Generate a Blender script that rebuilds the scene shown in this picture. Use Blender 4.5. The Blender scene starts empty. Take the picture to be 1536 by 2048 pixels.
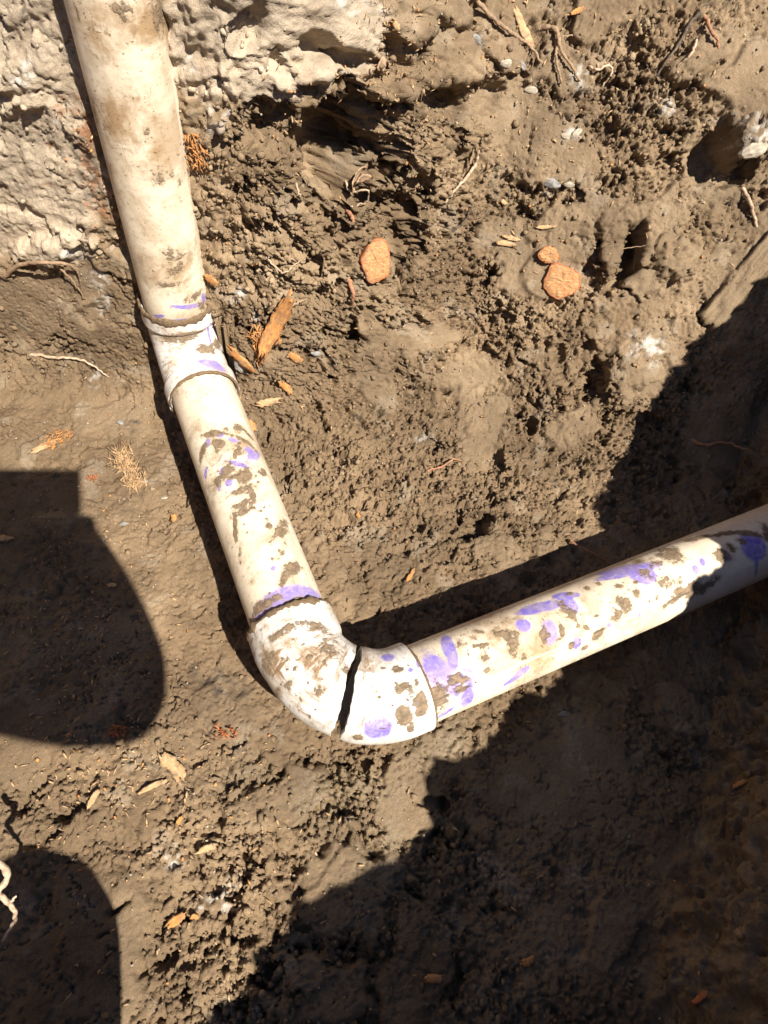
import bpy, bmesh, math, random
import numpy as np
from mathutils import Vector, Matrix

random.seed(7)
rng = np.random.default_rng(11)
SC = bpy.context.scene
COL = SC.collection
R = math.radians

# ------------------------------------------------------------------ camera
FPX = 1300.0                      # focal length in pixels of a 1536 x 2048 frame
CAM_H = 0.983
UP = np.array([0.095, 0.54, -0.836]); UP /= np.linalg.norm(UP)        # world up seen in camera axes (right, up, forward)
FW = np.array([0, 0, 1.0]) - UP[2] * UP; FW /= np.linalg.norm(FW)
RT = np.array([1.0, 0, 0]) - UP[0] * UP - FW[0] * FW; RT /= np.linalg.norm(RT)
M_C2W = np.stack([RT, FW, UP])    # rows: world x, y, z in camera axes
CAM = np.array([0.0, 0.0, CAM_H])

def c2w(v):
    return CAM + M_C2W @ np.asarray(v, float)

cam_data = bpy.data.cameras.new('camera')
cam = bpy.data.objects.new('camera', cam_data); COL.objects.link(cam)
cam_data.sensor_fit = 'VERTICAL'; cam_data.sensor_height = 24.0
cam_data.lens = 24.0 * FPX / 2048.0
cam_data.clip_start = 0.01; cam_data.clip_end = 200
right = M_C2W @ np.array([1.0, 0, 0]); upv = M_C2W @ np.array([0, 1.0, 0]); back = M_C2W @ np.array([0, 0, -1.0])
mw = Matrix.Identity(4)
for i in range(3):
    mw[i][0], mw[i][1], mw[i][2], mw[i][3] = right[i], upv[i], back[i], CAM[i]
cam.matrix_world = mw
SC.camera = cam

# ------------------------------------------------------------------ sky, sun, exposure
SUN_C = np.array([0.514, -0.018, -1.0]); SUN = M_C2W @ (SUN_C / np.linalg.norm(SUN_C))
sun_el = math.asin(SUN[2]); sun_az = math.atan2(SUN[0], SUN[1])
world = bpy.data.worlds.new('World'); SC.world = world; world.use_nodes = True
nt = world.node_tree; nt.nodes.clear()
sky = nt.nodes.new('ShaderNodeTexSky'); sky.sky_type = 'NISHITA'; sky.sun_disc = False
sky.air_density = 0.55; sky.dust_density = 0.3; sky.altitude = 1200
sky.sun_elevation = sun_el; sky.sun_rotation = sun_az
bg = nt.nodes.new('ShaderNodeBackground'); bg.inputs['Strength'].default_value = 0.085
wo = nt.nodes.new('ShaderNodeOutputWorld')
nt.links.new(sky.outputs[0], bg.inputs[0]); nt.links.new(bg.outputs[0], wo.inputs[0])
sd = bpy.data.lights.new('sun', 'SUN'); sd.energy = 5.0; sd.angle = R(0.6); sd.color = (1.0, 0.93, 0.82)
so = bpy.data.objects.new('sun', sd); COL.objects.link(so)
so.rotation_euler = Vector(SUN).to_track_quat('Z', 'Y').to_euler(); so.location = (1, -1, 3)
vs = SC.view_settings
SC.display_settings.display_device = 'sRGB'
vs.view_transform = 'Standard'; vs.look = 'None'; vs.gamma = 1.0; vs.use_curve_mapping = False
vs.exposure = 1.12
SC.cycles.use_denoising = True
SC.cycles.max_bounces = 4

# ------------------------------------------------------------------ helpers
def project(P):
    d = (P - CAM) @ M_C2W          # camera axes
    z = np.maximum(d[..., 2], 1e-3)
    return 768 + FPX * d[..., 0] / z, 1024 - FPX * d[..., 1] / z, d[..., 2]

def ray(px, py):
    v = M_C2W @ np.array([(px - 768) / FPX, (1024 - py) / FPX, 1.0])
    return v

def on_plane(px, py, z):
    v = ray(px, py); t = (z - CAM[2]) / v[2]
    return CAM + v * t

def _h(ix, iy, seed):
    a = (ix.astype(np.int64) * 374761393 + iy.astype(np.int64) * 668265263 + seed * 974634777) & 0xFFFFFFFF
    a = ((a ^ (a >> 13)) * 1274126177) & 0xFFFFFFFF
    a = ((a ^ (a >> 16)) * 2246822519) & 0xFFFFFFFF
    a = a ^ (a >> 15)
    return (a & 0xFFFFFF).astype(np.float32) / np.float32(0xFFFFFF)

_TAB = {}
def _tab(seed):
    if seed not in _TAB:
        r = np.random.default_rng(1000 + int(seed)); a = r.random(65536) * 6.2831853
        _TAB[seed] = (np.cos(a).astype(np.float32), np.sin(a).astype(np.float32), r.random(65536).astype(np.float32), r.random(65536).astype(np.float32))
    return _TAB[seed]

def perlin(x, y, seed=0):
    x = np.asarray(x, np.float32); y = np.asarray(y, np.float32)
    ix = np.floor(x); iy = np.floor(y); fx = x - ix; fy = y - iy
    ix = ix.astype(np.int32); iy = iy.astype(np.int32)
    ux = fx * fx * fx * (fx * (fx * 6 - 15) + 10); uy = fy * fy * fy * (fy * (fy * 6 - 15) + 10)
    gc, gs, _, _ = _tab(seed)
    x0 = ix & 255; x1 = (ix + 1) & 255; y0 = (iy & 255) << 8; y1 = ((iy + 1) & 255) << 8
    def g(k, a, b): return gc[k] * a + gs[k] * b
    n0 = g(y0 | x0, fx, fy); n0 += (g(y0 | x1, fx - 1, fy) - n0) * ux
    n1 = g(y1 | x0, fx, fy - 1); n1 += (g(y1 | x1, fx - 1, fy - 1) - n1) * ux
    return (n0 + (n1 - n0) * uy) * np.float32(1.5)

def fbm(x, y, seed=0, octs=4, gain=0.5, lac=2.03):
    s = 0; a = 1.0
    for o in range(octs):
        s = s + a * perlin(x + 17.3 * o, y - 9.1 * o, seed + o); x = x * lac; y = y * lac; a *= gain
    return s

def worley(x, y, seed=0):
    x = np.asarray(x, np.float32); y = np.asarray(y, np.float32)
    ix = np.floor(x); iy = np.floor(y); fx = x - ix; fy = y - iy
    ix = ix.astype(np.int32); iy = iy.astype(np.int32)
    _, _, ta, tb = _tab(seed)
    f1 = np.full(fx.shape, 81, np.float32); f2 = np.full(fx.shape, 81, np.float32); cid = np.zeros(fx.shape, np.int32)
    for dx in (-1, 0, 1):
        for dy in (-1, 0, 1):
            k = (((iy + dy) & 255) << 8) | ((ix + dx) & 255)
            d = (dx + ta[k] - fx) ** 2 + (dy + tb[k] - fy) ** 2
            n = d < f1
            f2 = np.where(n, f1, np.minimum(f2, d)); cid = np.where(n, k, cid); f1 = np.where(n, d, f1)
    return np.sqrt(f1), np.sqrt(f2), ta[(cid * 7 + 13) & 65535]

def sstep(a, b, x):
    t = np.clip((x - a) / (b - a), 0, 1); return t * t * (3 - 2 * t)

def link(o, parent=None):
    COL.objects.link(o)
    if parent is not None: o.parent = parent
    return o

def tag(o, label=None, cat=None, group=None, kind=None):
    if label: o['label'] = label
    if cat: o['category'] = cat
    if group: o['group'] = group
    if kind: o['kind'] = kind
    return o

def mesh_from(name, V, F, smooth=True):
    me = bpy.data.meshes.new(name)
    V = np.asarray(V, np.float32); F = np.asarray(F, np.int32)
    me.vertices.add(len(V)); me.vertices.foreach_set('co', V.ravel())
    k = F.shape[1]
    me.loops.add(F.size); me.loops.foreach_set('vertex_index', F.ravel())
    me.polygons.add(len(F)); me.polygons.foreach_set('loop_start', np.arange(0, F.size, k, dtype=np.int32))
    me.polygons.foreach_set('loop_total', np.full(len(F), k, np.int32))
    if smooth: me.polygons.foreach_set('use_smooth', np.ones(len(F), bool))
    me.update(calc_edges=True); me.validate()
    return me

def add_attr(me, name, arr, typ='FLOAT'):
    a = me.attributes.new(name, typ, 'POINT')
    if typ == 'FLOAT': a.data.foreach_set('value', np.asarray(arr, np.float32).ravel())
    elif typ == 'FLOAT_VECTOR': a.data.foreach_set('vector', np.asarray(arr, np.float32).ravel())
    else: a.data.foreach_set('color', np.asarray(arr, np.float32).ravel())

def new_obj(name, me, mat, parent=None):
    o = bpy.data.objects.new(name, me); me.materials.append(mat) if mat and not me.materials else None
    return link(o, parent)

def empty(name, loc=(0, 0, 0)):
    o = bpy.data.objects.new(name, None); o.empty_display_size = 0.05; o.location = loc
    return link(o)

# ------------------------------------------------------------------ materials
class NT:
    def __init__(s, name):
        s.m = bpy.data.materials.new(name); s.m.use_nodes = True; s.t = s.m.node_tree; s.t.nodes.clear()
        s.out = s.n('ShaderNodeOutputMaterial'); s.p = s.n('ShaderNodeBsdfPrincipled')
        s.t.links.new(s.p.outputs[0], s.out.inputs[0])
    def n(s, typ, **kw):
        nd = s.t.nodes.new(typ)
        for k, v in kw.items(): setattr(nd, k, v)
        return nd
    def set(s, sock, v):
        if hasattr(v, 'bl_idname') or hasattr(v, 'is_output'): s.t.links.new(v, sock)
        elif isinstance(v, (tuple, list)) and len(v) == 3 and sock.type == 'RGBA': sock.default_value = (*v, 1)
        else: sock.default_value = v
    def attr(s, name, out='Fac'):
        a = s.n('ShaderNodeAttribute'); a.attribute_name = name; return a.outputs[out]
    def noise(s, vec, scale, detail=4, rough=0.55, dist=0.0):
        a = s.n('ShaderNodeTexNoise'); s.set(a.inputs['Scale'], scale); s.set(a.inputs['Detail'], detail)
        s.set(a.inputs['Roughness'], rough); s.set(a.inputs['Distortion'], dist)
        if vec is not None: s.set(a.inputs['Vector'], vec)
        return a.outputs[0]
    def vor(s, vec, scale, feature='F1'):
        a = s.n('ShaderNodeTexVoronoi'); a.feature = feature; s.set(a.inputs['Scale'], scale)
        if vec is not None: s.set(a.inputs['Vector'], vec)
        return a.outputs['Distance']
    def math(s, op, a, b=0.0, clamp=False):
        m = s.n('ShaderNodeMath', operation=op); m.use_clamp = clamp; s.set(m.inputs[0], a); s.set(m.inputs[1], b); return m.outputs[0]
    def ramp(s, v, lo, hi, a=0.0, b=1.0):
        m = s.n('ShaderNodeMapRange'); m.interpolation_type = 'SMOOTHSTEP'
        s.set(m.inputs[0], v); s.set(m.inputs[1], lo); s.set(m.inputs[2], hi); s.set(m.inputs[3], a); s.set(m.inputs[4], b)
        return m.outputs[0]
    def mix(s, f, a, b, typ='MIX'):
        m = s.n('ShaderNodeMix', data_type='RGBA', blend_type=typ); s.set(m.inputs[0], f); s.set(m.inputs[6], a); s.set(m.inputs[7], b)
        return m.outputs[2]
    def scale(s, vec, sc):
        m = s.n('ShaderNodeMapping'); s.set(m.inputs[0], vec); m.inputs['Scale'].default_value = sc; return m.outputs[0]
    def bump(s, h, strength=0.4, dist=0.002):
        b = s.n('ShaderNodeBump'); s.set(b.inputs['Height'], h); b.inputs['Strength'].default_value = strength
        b.inputs['Distance'].default_value = dist; s.set(s.p.inputs['Normal'], b.outputs[0])

def obj_co(k):
    return k.n('ShaderNodeTexCoord').outputs['Object']

SOIL = (0.180, 0.126, 0.077)

def make_soil():
    k = NT('soil'); co = obj_co(k)
    c = k.attr('Col', 'Color')
    n2 = k.noise(co, 260, 3, 0.65); n3 = k.noise(co, 900, 1, 0.6)
    c = k.mix(k.ramp(n2, 0.48, 0.72, 0.0, 0.55), c, k.mix(1.0, c, (1.40, 1.38, 1.34), 'MULTIPLY'))
    c = k.mix(k.ramp(n3, 0.3, 0.65, 0.6, 0.0), c, k.mix(1.0, c, (0.50, 0.47, 0.44), 'MULTIPLY'))
    k.set(k.p.inputs['Base Color'], c)
    wet = k.attr('wet')
    k.set(k.p.inputs['Roughness'], k.math('SUBTRACT', 0.95, k.math('MULTIPLY', wet, 0.55), True))
    k.set(k.p.inputs['Specular IOR Level'], k.math('ADD', 0.12, k.math('MULTIPLY', wet, 0.5)))
    h = k.math('ADD', k.math('MULTIPLY', n2, 0.7), k.math('MULTIPLY', n3, 0.4))
    k.bump(h, 0.8, 0.003)
    return k.m

def make_pvc(name, base, stk=1.0):
    k = NT(name)
    uv = k.attr('suv', 'Vector')
    film = k.noise(uv, 9, 8, 0.68, 0.6); streak = k.noise(k.scale(uv, (1, 0.22, 1)), 120, 6, 0.65)
    streak2 = k.noise(k.scale(uv, (0.25, 1, 1)), 150, 5, 0.6)
    fine = k.noise(uv, 420, 3, 0.6); blot = k.noise(uv, 55, 7, 0.62)
    grime = k.attr('grime')
    c = k.mix(k.ramp(blot, 0.3, 0.7), base, tuple(0.93 * x for x in base))
    tan = (0.33, 0.22, 0.12)
    f = k.math('MULTIPLY', k.ramp(film, 0.38, 0.68), k.math('ADD', 0.25, grime))
    c = k.mix(k.math('MULTIPLY', f, 0.72, True), c, tan)
    s = k.math('MULTIPLY', k.math('ADD', k.ramp(streak, 0.50, 0.66), k.ramp(streak2, 0.56, 0.70)), k.math('MULTIPLY', k.math('ADD', grime, 0.12), stk))
    c = k.mix(k.math('MULTIPLY', s, 0.75, True), c, (0.24, 0.15, 0.08))
    sp = k.math('MULTIPLY', k.ramp(fine, 0.66, 0.72), k.ramp(blot, 0.40, 0.62))
    c = k.mix(k.math('MULTIPLY', sp, k.math('ADD', grime, 0.25), True), c, (0.12, 0.078, 0.045))
    mott = k.math('MULTIPLY', k.ramp(k.noise(uv, 34, 8, 0.72, 0.4), 0.49, 0.66), grime)
    c = k.mix(k.math('MULTIPLY', mott, 0.62, True), c, (0.25, 0.165, 0.09))
    rag_ = k.noise(uv, 130, 6, 0.7)
    fleck = k.math('MULTIPLY', k.ramp(k.noise(k.scale(uv, (1, 0.6, 1)), 210, 4, 0.6), 0.60, 0.66), k.math('ADD', k.math('MULTIPLY', grime, 0.8), 0.1), True)
    c = k.mix(fleck, c, (0.16, 0.105, 0.06))
    edge = k.math('ADD', k.math('MULTIPLY', k.math('SUBTRACT', blot, 0.5), 0.8), k.math('MULTIPLY', k.math('SUBTRACT', rag_, 0.5), 0.7))
    pr = k.math('ADD', k.attr('primer'), k.math('MULTIPLY', edge, 0.55))
    prm = k.math('MULTIPLY', k.ramp(pr, 0.30, 0.60), k.ramp(k.noise(uv, 70, 5, 0.65, 0.8), 0.30, 0.62, 0.55, 1.0))
    pcol = k.mix(k.ramp(blot, 0.42, 0.66), (0.125, 0.090, 0.56), (0.24, 0.19, 0.55))
    pcol = k.mix(k.math('MULTIPLY', k.ramp(film, 0.40, 0.62), 0.5), pcol, (0.30, 0.24, 0.30))
    c = k.mix(k.math('MULTIPLY', prm, 0.95), c, pcol)
    md = k.math('ADD', k.math('SUBTRACT', k.math('MULTIPLY', k.attr('mud'), 1.12), 0.08), k.math('MULTIPLY', edge, 1.9))
    mdm = k.ramp(md, 0.44, 0.66)
    halo = k.ramp(md, 0.10, 0.46)
    c = k.mix(k.math('MULTIPLY', halo, 0.42), c, (0.28, 0.19, 0.105))
    mcol = k.mix(k.ramp(rag_, 0.35, 0.65), tuple(0.62 * x for x in SOIL), tuple(1.35 * x for x in SOIL))
    c = k.mix(k.math('MULTIPLY', mdm, 0.97), c, mcol)
    k.set(k.p.inputs['Base Color'], c)
    k.set(k.p.inputs['Roughness'], k.math('ADD', 0.42, k.math('MULTIPLY', k.math('MAXIMUM', mdm, k.math('MULTIPLY', f, 0.5)), 0.45), True))
    k.set(k.p.inputs['Specular IOR Level'], 0.4)
    hh = k.math('ADD', k.math('MULTIPLY', mdm, k.math('ADD', 0.7, k.math('MULTIPLY', fine, 0.6))), k.math('MULTIPLY', s, 0.15))
    k.bump(hh, 0.8, 0.0018)
    return k.m

def make_wood(name, a, b, sc=60):
    k = NT(name); co = obj_co(k)
    g = k.noise(k.scale(co, (0.15, 1, 1)), sc * 6, 5, 0.6); n = k.noise(co, sc, 4)
    c = k.mix(k.ramp(g, 0.35, 0.7), a, b)
    c = k.mix(k.ramp(n, 0.5, 0.8, 0, 0.5), c, tuple(0.5 * x for x in a))
    d = k.noise(co, sc * 2.2, 6, 0.7)
    c = k.mix(k.ramp(d, 0.47, 0.66, 0.0, 0.8), c, SOIL)
    k.set(k.p.inputs['Base Color'], c); k.set(k.p.inputs['Roughness'], 0.85); k.bump(k.math('ADD', g, d), 0.7, 0.0015)
    return k.m

def make_plain(name, a, rough=0.8, sc=60, var=0.35):
    k = NT(name); co = obj_co(k); n = k.noise(co, sc, 5, 0.6)
    k.set(k.p.inputs['Base Color'], k.mix(k.ramp(n, 0.3, 0.7), tuple((1 - var) * x for x in a), tuple(min(1, (1 + var) * x) for x in a)))
    k.set(k.p.inputs['Roughness'], rough); k.bump(n, 0.3, 0.002)
    return k.m

MS = make_soil()
M_PIPE = make_pvc('pipe_plastic', (0.76, 0.665, 0.52), 0.3)
M_FIT = make_pvc('fitting_plastic', (0.74, 0.725, 0.69), 1.0)
M_ORANGE = make_wood('orange_wood', (0.40, 0.155, 0.04), (0.52, 0.27, 0.09))
M_PALE = make_wood('pale_wood', (0.40, 0.24, 0.11), (0.50, 0.34, 0.19))
M_RED = make_wood('red_bark', (0.30, 0.085, 0.03), (0.45, 0.17, 0.06))
M_CUT = make_wood('cut_wood', (0.36, 0.15, 0.05), (0.52, 0.29, 0.13), 70)
M_ROOT = make_wood('root_bark', (0.24, 0.15, 0.085), (0.36, 0.25, 0.16))
M_ROOTP = make_wood('pale_root_bark', (0.42, 0.30, 0.20), (0.55, 0.42, 0.30))
M_ROOTD = make_wood('dark_root_bark', (0.045, 0.033, 0.025), (0.09, 0.065, 0.045))
M_ROOTR = make_wood('red_root_bark', (0.30, 0.13, 0.07), (0.40, 0.20, 0.11))
M_STONE = make_plain('grey_stone', (0.21, 0.20, 0.185), 0.8, 120)
M_LIME = make_plain('pale_stone', (0.31, 0.265, 0.20), 0.85, 120)
M_LEAF = make_plain('dry_leaf', (0.36, 0.24, 0.15), 0.8, 80)

# ------------------------------------------------------------------ pipe geometry (world points from the photograph's pipe axes)
HP = 0.11                                   # pipe axis above the trench floor
PR = 0.055
V1 = on_plane(375, 703, HP); V2 = on_plane(653, 1436, HP); V3 = on_plane(1440, 1112, HP)
d12 = (V2 - V1) / np.linalg.norm(V2 - V1); d23 = (V3 - V2) / np.linalg.norm(V3 - V2)
UZ = np.array([0.004, 0.0, 1.0]); UZ /= np.linalg.norm(UZ)

# ------------------------------------------------------------------ ground
def spread_axis(lo, hi, step, far, n):
    dense = np.arange(lo, hi + 1e-9, step)
    g = np.geomspace(step * 3, far, n)
    return np.concatenate([lo - g[::-1], dense, hi + g])

xs = spread_axis(-0.90, 1.45, 0.0024, 24, 50)
vs_ = spread_axis(-0.46, 1.72, 0.0024, 24, 50)
NX, NV = len(xs), len(vs_)
U, W = [g.astype(np.float32) for g in np.meshgrid(xs, vs_, indexing='xy')]      # rows: v

TOE = np.array([[-3, -1.2], [-1.0, -0.02], [-0.65, 0.03], [-0.41, 0.215], [0.0, 0.43], [0.30, 0.535], [0.62, 0.645], [1.0, 0.67], [1.4, 0.74], [3, 1.2]])
CRE = np.array([[-3, -1.0], [-1.0, 0.10], [-0.65, 0.13], [-0.46, 0.280], [-0.40, 0.340], [-0.228, 0.525], [-0.12, 0.60], [0.0, 0.69], [0.12, 0.775], [0.283, 0.81], [0.435, 0.80], [0.69, 0.815], [0.965, 0.82], [1.3, 0.88], [3, 1.5]])
BANK_H = 0.70

def base_surface(U, W):
    wob = 0.03 * perlin(U * 2.3, U * 0 + 3.1, 5) + 0.012 * perlin(U * 7, U * 0 + 1.1, 6)
    k = sstep(-0.30, 0.12, U)
    y0 = 0.728 + k * 0.057 + wob * (0.3 + k)
    a1 = R(89) + (R(53) - R(89)) * k
    Rr = 0.10 + 0.14 * k
    Rr2 = 0.15
    at = R(4)
    top = 1.25
    Ls = np.maximum((top - Rr * (1 - np.cos(a1)) - Rr2 * (np.cos(at) - np.cos(a1))) / np.sin(a1), 0.05)
    s = np.maximum(W - y0, 0)
    a = np.minimum(s / Rr, a1)
    y = np.minimum(W, y0) + Rr * np.sin(a); z = Rr * (1 - np.cos(a))
    s = np.maximum(s - Rr * a1, 0)
    st = np.minimum(s, Ls)
    y = y + st * np.cos(a1); z = z + st * np.sin(a1)
    s = np.maximum(s - Ls, 0)
    b = np.minimum(s / Rr2, a1 - at)
    y = y + Rr2 * (np.sin(a1) - np.sin(a1 - b)); z = z + Rr2 * (np.cos(a1 - b) - np.cos(a1))
    s = np.maximum(s - Rr2 * (a1 - at), 0)
    y = y + s * np.cos(at); z = z + np.minimum(s, 1.0) * np.sin(at)
    # bank on the right (U runs up its face as arc length), banks far left and behind
    xt = np.interp(y, TOE[:, 0], TOE[:, 1]) + 0.03 * perlin(y * 4.0, y * 0 + 2.2, 8) + 0.012 * perlin(y * 13, y * 0 + 5.2, 12)
    xc = np.interp(y, CRE[:, 0], CRE[:, 1])
    xc = xc + 0.018 * perlin(y * 9, y * 0 + 7.7, 27) + 0.010 * perlin(y * 27, y * 0 + 1.7, 28)
    Lb = 0.74
    t = np.clip((U - xt) / Lb, 0, 1)
    ov = np.maximum(U - xt - Lb, 0)
    x = np.minimum(U, xt) + (np.maximum(xc - xt, 0.02)) * t ** 0.8 + ov * 0.86
    zb = BANK_H * 0.95 * t ** 1.25 + np.minimum(0.5 * ov, 0.6)
    zl = 1.25 * sstep(0.95, 1.5, -x + 0.1 * np.sin(y * 3)); zn = 1.25 * sstep(1.1, 1.7, -y)
    z2 = np.maximum(np.maximum(zb, zl), zn)
    z = np.log(np.exp(z * 22) + np.exp(z2 * 22) - 1) / 22
    return np.stack([x, y, z], -1), zb

B, ZBK = base_surface(U.astype(np.float64), W.astype(np.float64))
def grid_normals(P, ):
    du = np.empty_like(P); dv = np.empty_like(P)
    du[:, 1:-1] = P[:, 2:] - P[:, :-2]; du[:, 0] = P[:, 1] - P[:, 0]; du[:, -1] = P[:, -1] - P[:, -2]
    dv[1:-1] = P[2:] - P[:-2]; dv[0] = P[1] - P[0]; dv[-1] = P[-1] - P[-2]
    n = np.cross(du, dv); n /= np.linalg.norm(n, axis=-1, keepdims=True) + 1e-12
    return n
NB = grid_normals(B)
PXb, PYb, ZCb = project(B)
SUB = 3
sub = (slice(None, None, SUB), slice(None, None, SUB))
_px, _py, _zc = PXb[sub], PYb[sub], ZCb[sub]

class Spot:
    """an ellipse lying on the ground surface, centred where the photograph shows it"""
    def __init__(s, px, py):
        d = np.hypot(_px - px, _py - py); d = np.where(_zc > 0.2, d, 1e9)
        near = d < max(7.0, d.min() + 2)
        zz = np.where(near, _zc, 1e9); iy, ix = np.unravel_index(np.argmin(zz), zz.shape)
        iy *= SUB; ix *= SUB
        s.iy, s.ix = min(max(iy, 3), NV - 4), min(max(ix, 3), NX - 4)
        iy, ix = s.iy, s.ix
        s.u, s.v = U[iy, ix], W[iy, ix]
        su = xs[ix + 2] - xs[ix - 2]; sv = vs_[iy + 2] - vs_[iy - 2]
        s.J = np.array([[(PXb[iy, ix + 2] - PXb[iy, ix - 2]) / su, (PXb[iy + 2, ix] - PXb[iy - 2, ix]) / sv],
                        [(PYb[iy, ix + 2] - PYb[iy, ix - 2]) / su, (PYb[iy + 2, ix] - PYb[iy - 2, ix]) / sv]])
    def dist(s, rx, ry, ang=0.0, warp=0.25):
        r = max(rx, ry) * 1.8
        m = 0.35 * r / 1300 + r * 1.8 / 1000.0
        i0, i1 = np.searchsorted(vs_, [s.v - 2 * m, s.v + 2 * m]); j0, j1 = np.searchsorted(xs, [s.u - 2 * m, s.u + 2 * m])
        sl = (slice(i0, i1), slice(j0, j1))
        du = U[sl] - s.u; dv = W[sl] - s.v
        a = s.J[0, 0] * du + s.J[0, 1] * dv; b = s.J[1, 0] * du + s.J[1, 1] * dv
        c, q = math.cos(R(ang)), math.sin(R(ang))
        e1 = (a * c + b * q) / rx; e2 = (-a * q + b * c) / ry
        d = np.hypot(e1, e2)
        if warp: d = d * (1 + warp * fbm(U[sl] * 38, W[sl] * 38, int(s.u * 999) & 255, 3)) 
        return sl, d, e1, e2

# --- masks
smooth = np.zeros_like(U); pit = np.zeros_like(U); clay = np.zeros_like(U); white = np.zeros_like(U)
rust = np.zeros_like(U); dark = np.zeros_like(U); wet = np.zeros_like(U); crumb = np.zeros_like(U); olive = np.zeros_like(U)

def stamp(arr, px, py, rx, ry, ang=0, amt=1.0, soft=0.5, warp=0.3, mode='max'):
    sl, d, _, _ = Spot(px, py).dist(rx, ry, ang, warp)
    v = amt * (1 - sstep(1 - soft, 1 + soft * 0.4, d))
    if mode == 'max': arr[sl] = np.maximum(arr[sl], v)
    else: arr[sl] = arr[sl] + v

# dry pale clay on the wall at the upper left
for a in [(60, 120, 150, 200), (60, 330, 170, 190), (90, 450, 120, 90), (560, 90, 210, 110), (660, 50, 120, 90), (460, 60, 140, 150), (400, 120, 110, 110), (520, 180, 90, 40), (20, 250, 120, 200)]:
    stamp(clay, *a, soft=0.35, warp=0.35)
# smears where a spade pressed the clay smooth
for a in [(930, 760, 75, 45, 0), (960, 850, 45, 90, 10), (1290, 720, 70, 110, 30), (1330, 560, 60, 110, 55), (1040, 250, 130, 90, 20), (1110, 310, 120, 70, 20),
          (1060, 540, 70, 70, 0), (700, 330, 55, 110, 0), (1010, 470, 60, 40, 0), (1200, 420, 60, 40, 0), (60, 620, 110, 90, 20), (170, 620, 40, 110, 5),
          (220, 1980, 60, 150, 8), (1400, 1740, 100, 80, 0), (1420, 1950, 150, 90, 0),
          (1450, 560, 90, 60, -45), (1440, 330, 70, 110, 20), (1500, 150, 60, 110, 30), (1440, 860, 90, 130, 35), (850, 680, 80, 30, -10), (1160, 1560, 150, 120, 0), (40, 1520, 60, 70, 0), (700, 1760, 120, 90, 0), (820, 1610, 60, 110, 0), (60, 400, 130, 120, 0), (640, 70, 110, 60, 0)]:
    stamp(smooth, *a[:4], ang=a[4], amt=1.0, soft=0.4, warp=0.4)
# strongly crumbled zones
for a in [(850, 500, 420, 330), (1200, 250, 320, 260), (760, 900, 320, 240), (1000, 1000, 220, 130), (650, 1750, 330, 330), (420, 1950, 260, 140), (480, 330, 130, 190), (520, 560, 140, 170), (880, 120, 160, 140), (1250, 850, 200, 150), (80, 700, 120, 90), (100, 1600, 150, 70)]:
    stamp(crumb, *a, soft=0.6, warp=0.3)
# hollows: px, py, rx, ry, angle, depth
PITS = [(690, 315, 78, 130, 0, 0.14), (555, 265, 55, 60, 30, 0.030), (640, 95, 45, 35, 30, 0.028), (690, 118, 50, 22, 10, 0.028), (810, 470, 44, 110, 5, 0.065), (840, 400, 30, 50, 0, 0.03), (640, 420, 50, 30, 10, 0.04), (500, 60, 40, 60, 40, 0.02),
        (880, 50, 30, 22, 20, 0.022), (925, 60, 28, 18, 10, 0.02), (905, 200, 55, 40, 0, 0.06), (970, 200, 30, 40, 0, 0.03), (870, 190, 40, 25, 0, 0.022), (835, 110, 14, 34, 0, 0.02), (1262, 82, 15, 15, 0, 0.03), (1275, 110, 10, 12, 0, .015), (1280, 130, 12, 18, 0, .015),
        (1425, 320, 45, 70, 20, 0.05), (1470, 345, 45, 30, 0, 0.04), (1265, 500, 28, 70, 15, 0.065), (1240, 560, 30, 25, 0, 0.03), (1190, 770, 22, 70, 10, 0.035), (1175, 700, 18, 18, 0, 0.02), (1120, 715, 14, 16, 0, 0.016), (960, 1050, 26, 34, 30, 0.03),
        (985, 910, 22, 34, 35, 0.03), (1068, 845, 10, 18, 15, 0.02), (875, 890, 10, 16, 0, 0.016), (1140, 405, 26, 14, -10, 0.03), (1010, 840, 8, 50, 18, 0.014), (1165, 625, 7, 50, 20, 0.015), (705, 660, 9, 40, -8, 0.015), (620, 540, 22, 30, 20, 0.018), (660, 450, 20, 20, 0, 0.015),
        (240, 1815, 35, 12, -40, 0.016), (105, 1668, 30, 10, -30, 0.014), (60, 1690, 20, 10, 0, .012), (65, 872, 28, 8, -30, 0.012), (40, 900, 6, 26, 10, 0.01), (625, 1670, 12, 8, 0, .01), (640, 1540, 8, 12, 0, .008), (870, 1600, 40, 10, 5, 0.016), (700, 1240, 30, 60, 0, 0.0),
        (730, 1530, 14, 8, 0, .01), (590, 1790, 24, 9, -20, .012), (620, 1860, 14, 7, 0, .01), (450, 1490, 16, 6, -30, .01), (370, 1920, 22, 6, -30, .012), (470, 1960, 20, 7, -20, .012), (560, 1930, 20, 7, -30, .012), (210, 1870, 22, 8, -35, .01), (1060, 270, 3, 34, 5, .008), (430, 70, 20, 14, 30, .015), (440, 170, 26, 8, 10, .016), (560, 135, 14, 40, -20, .012)]
for (px, py, rx, ry, an, dp) in PITS:
    if dp <= 0: continue
    sl, d, _, _ = Spot(px, py).dist(rx, ry, an, 0.22 if rx * ry > 1500 else 0.4)
    pit[sl] = np.minimum(pit[sl], -dp * (1 - sstep(0.45, 1.10, d)))
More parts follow.
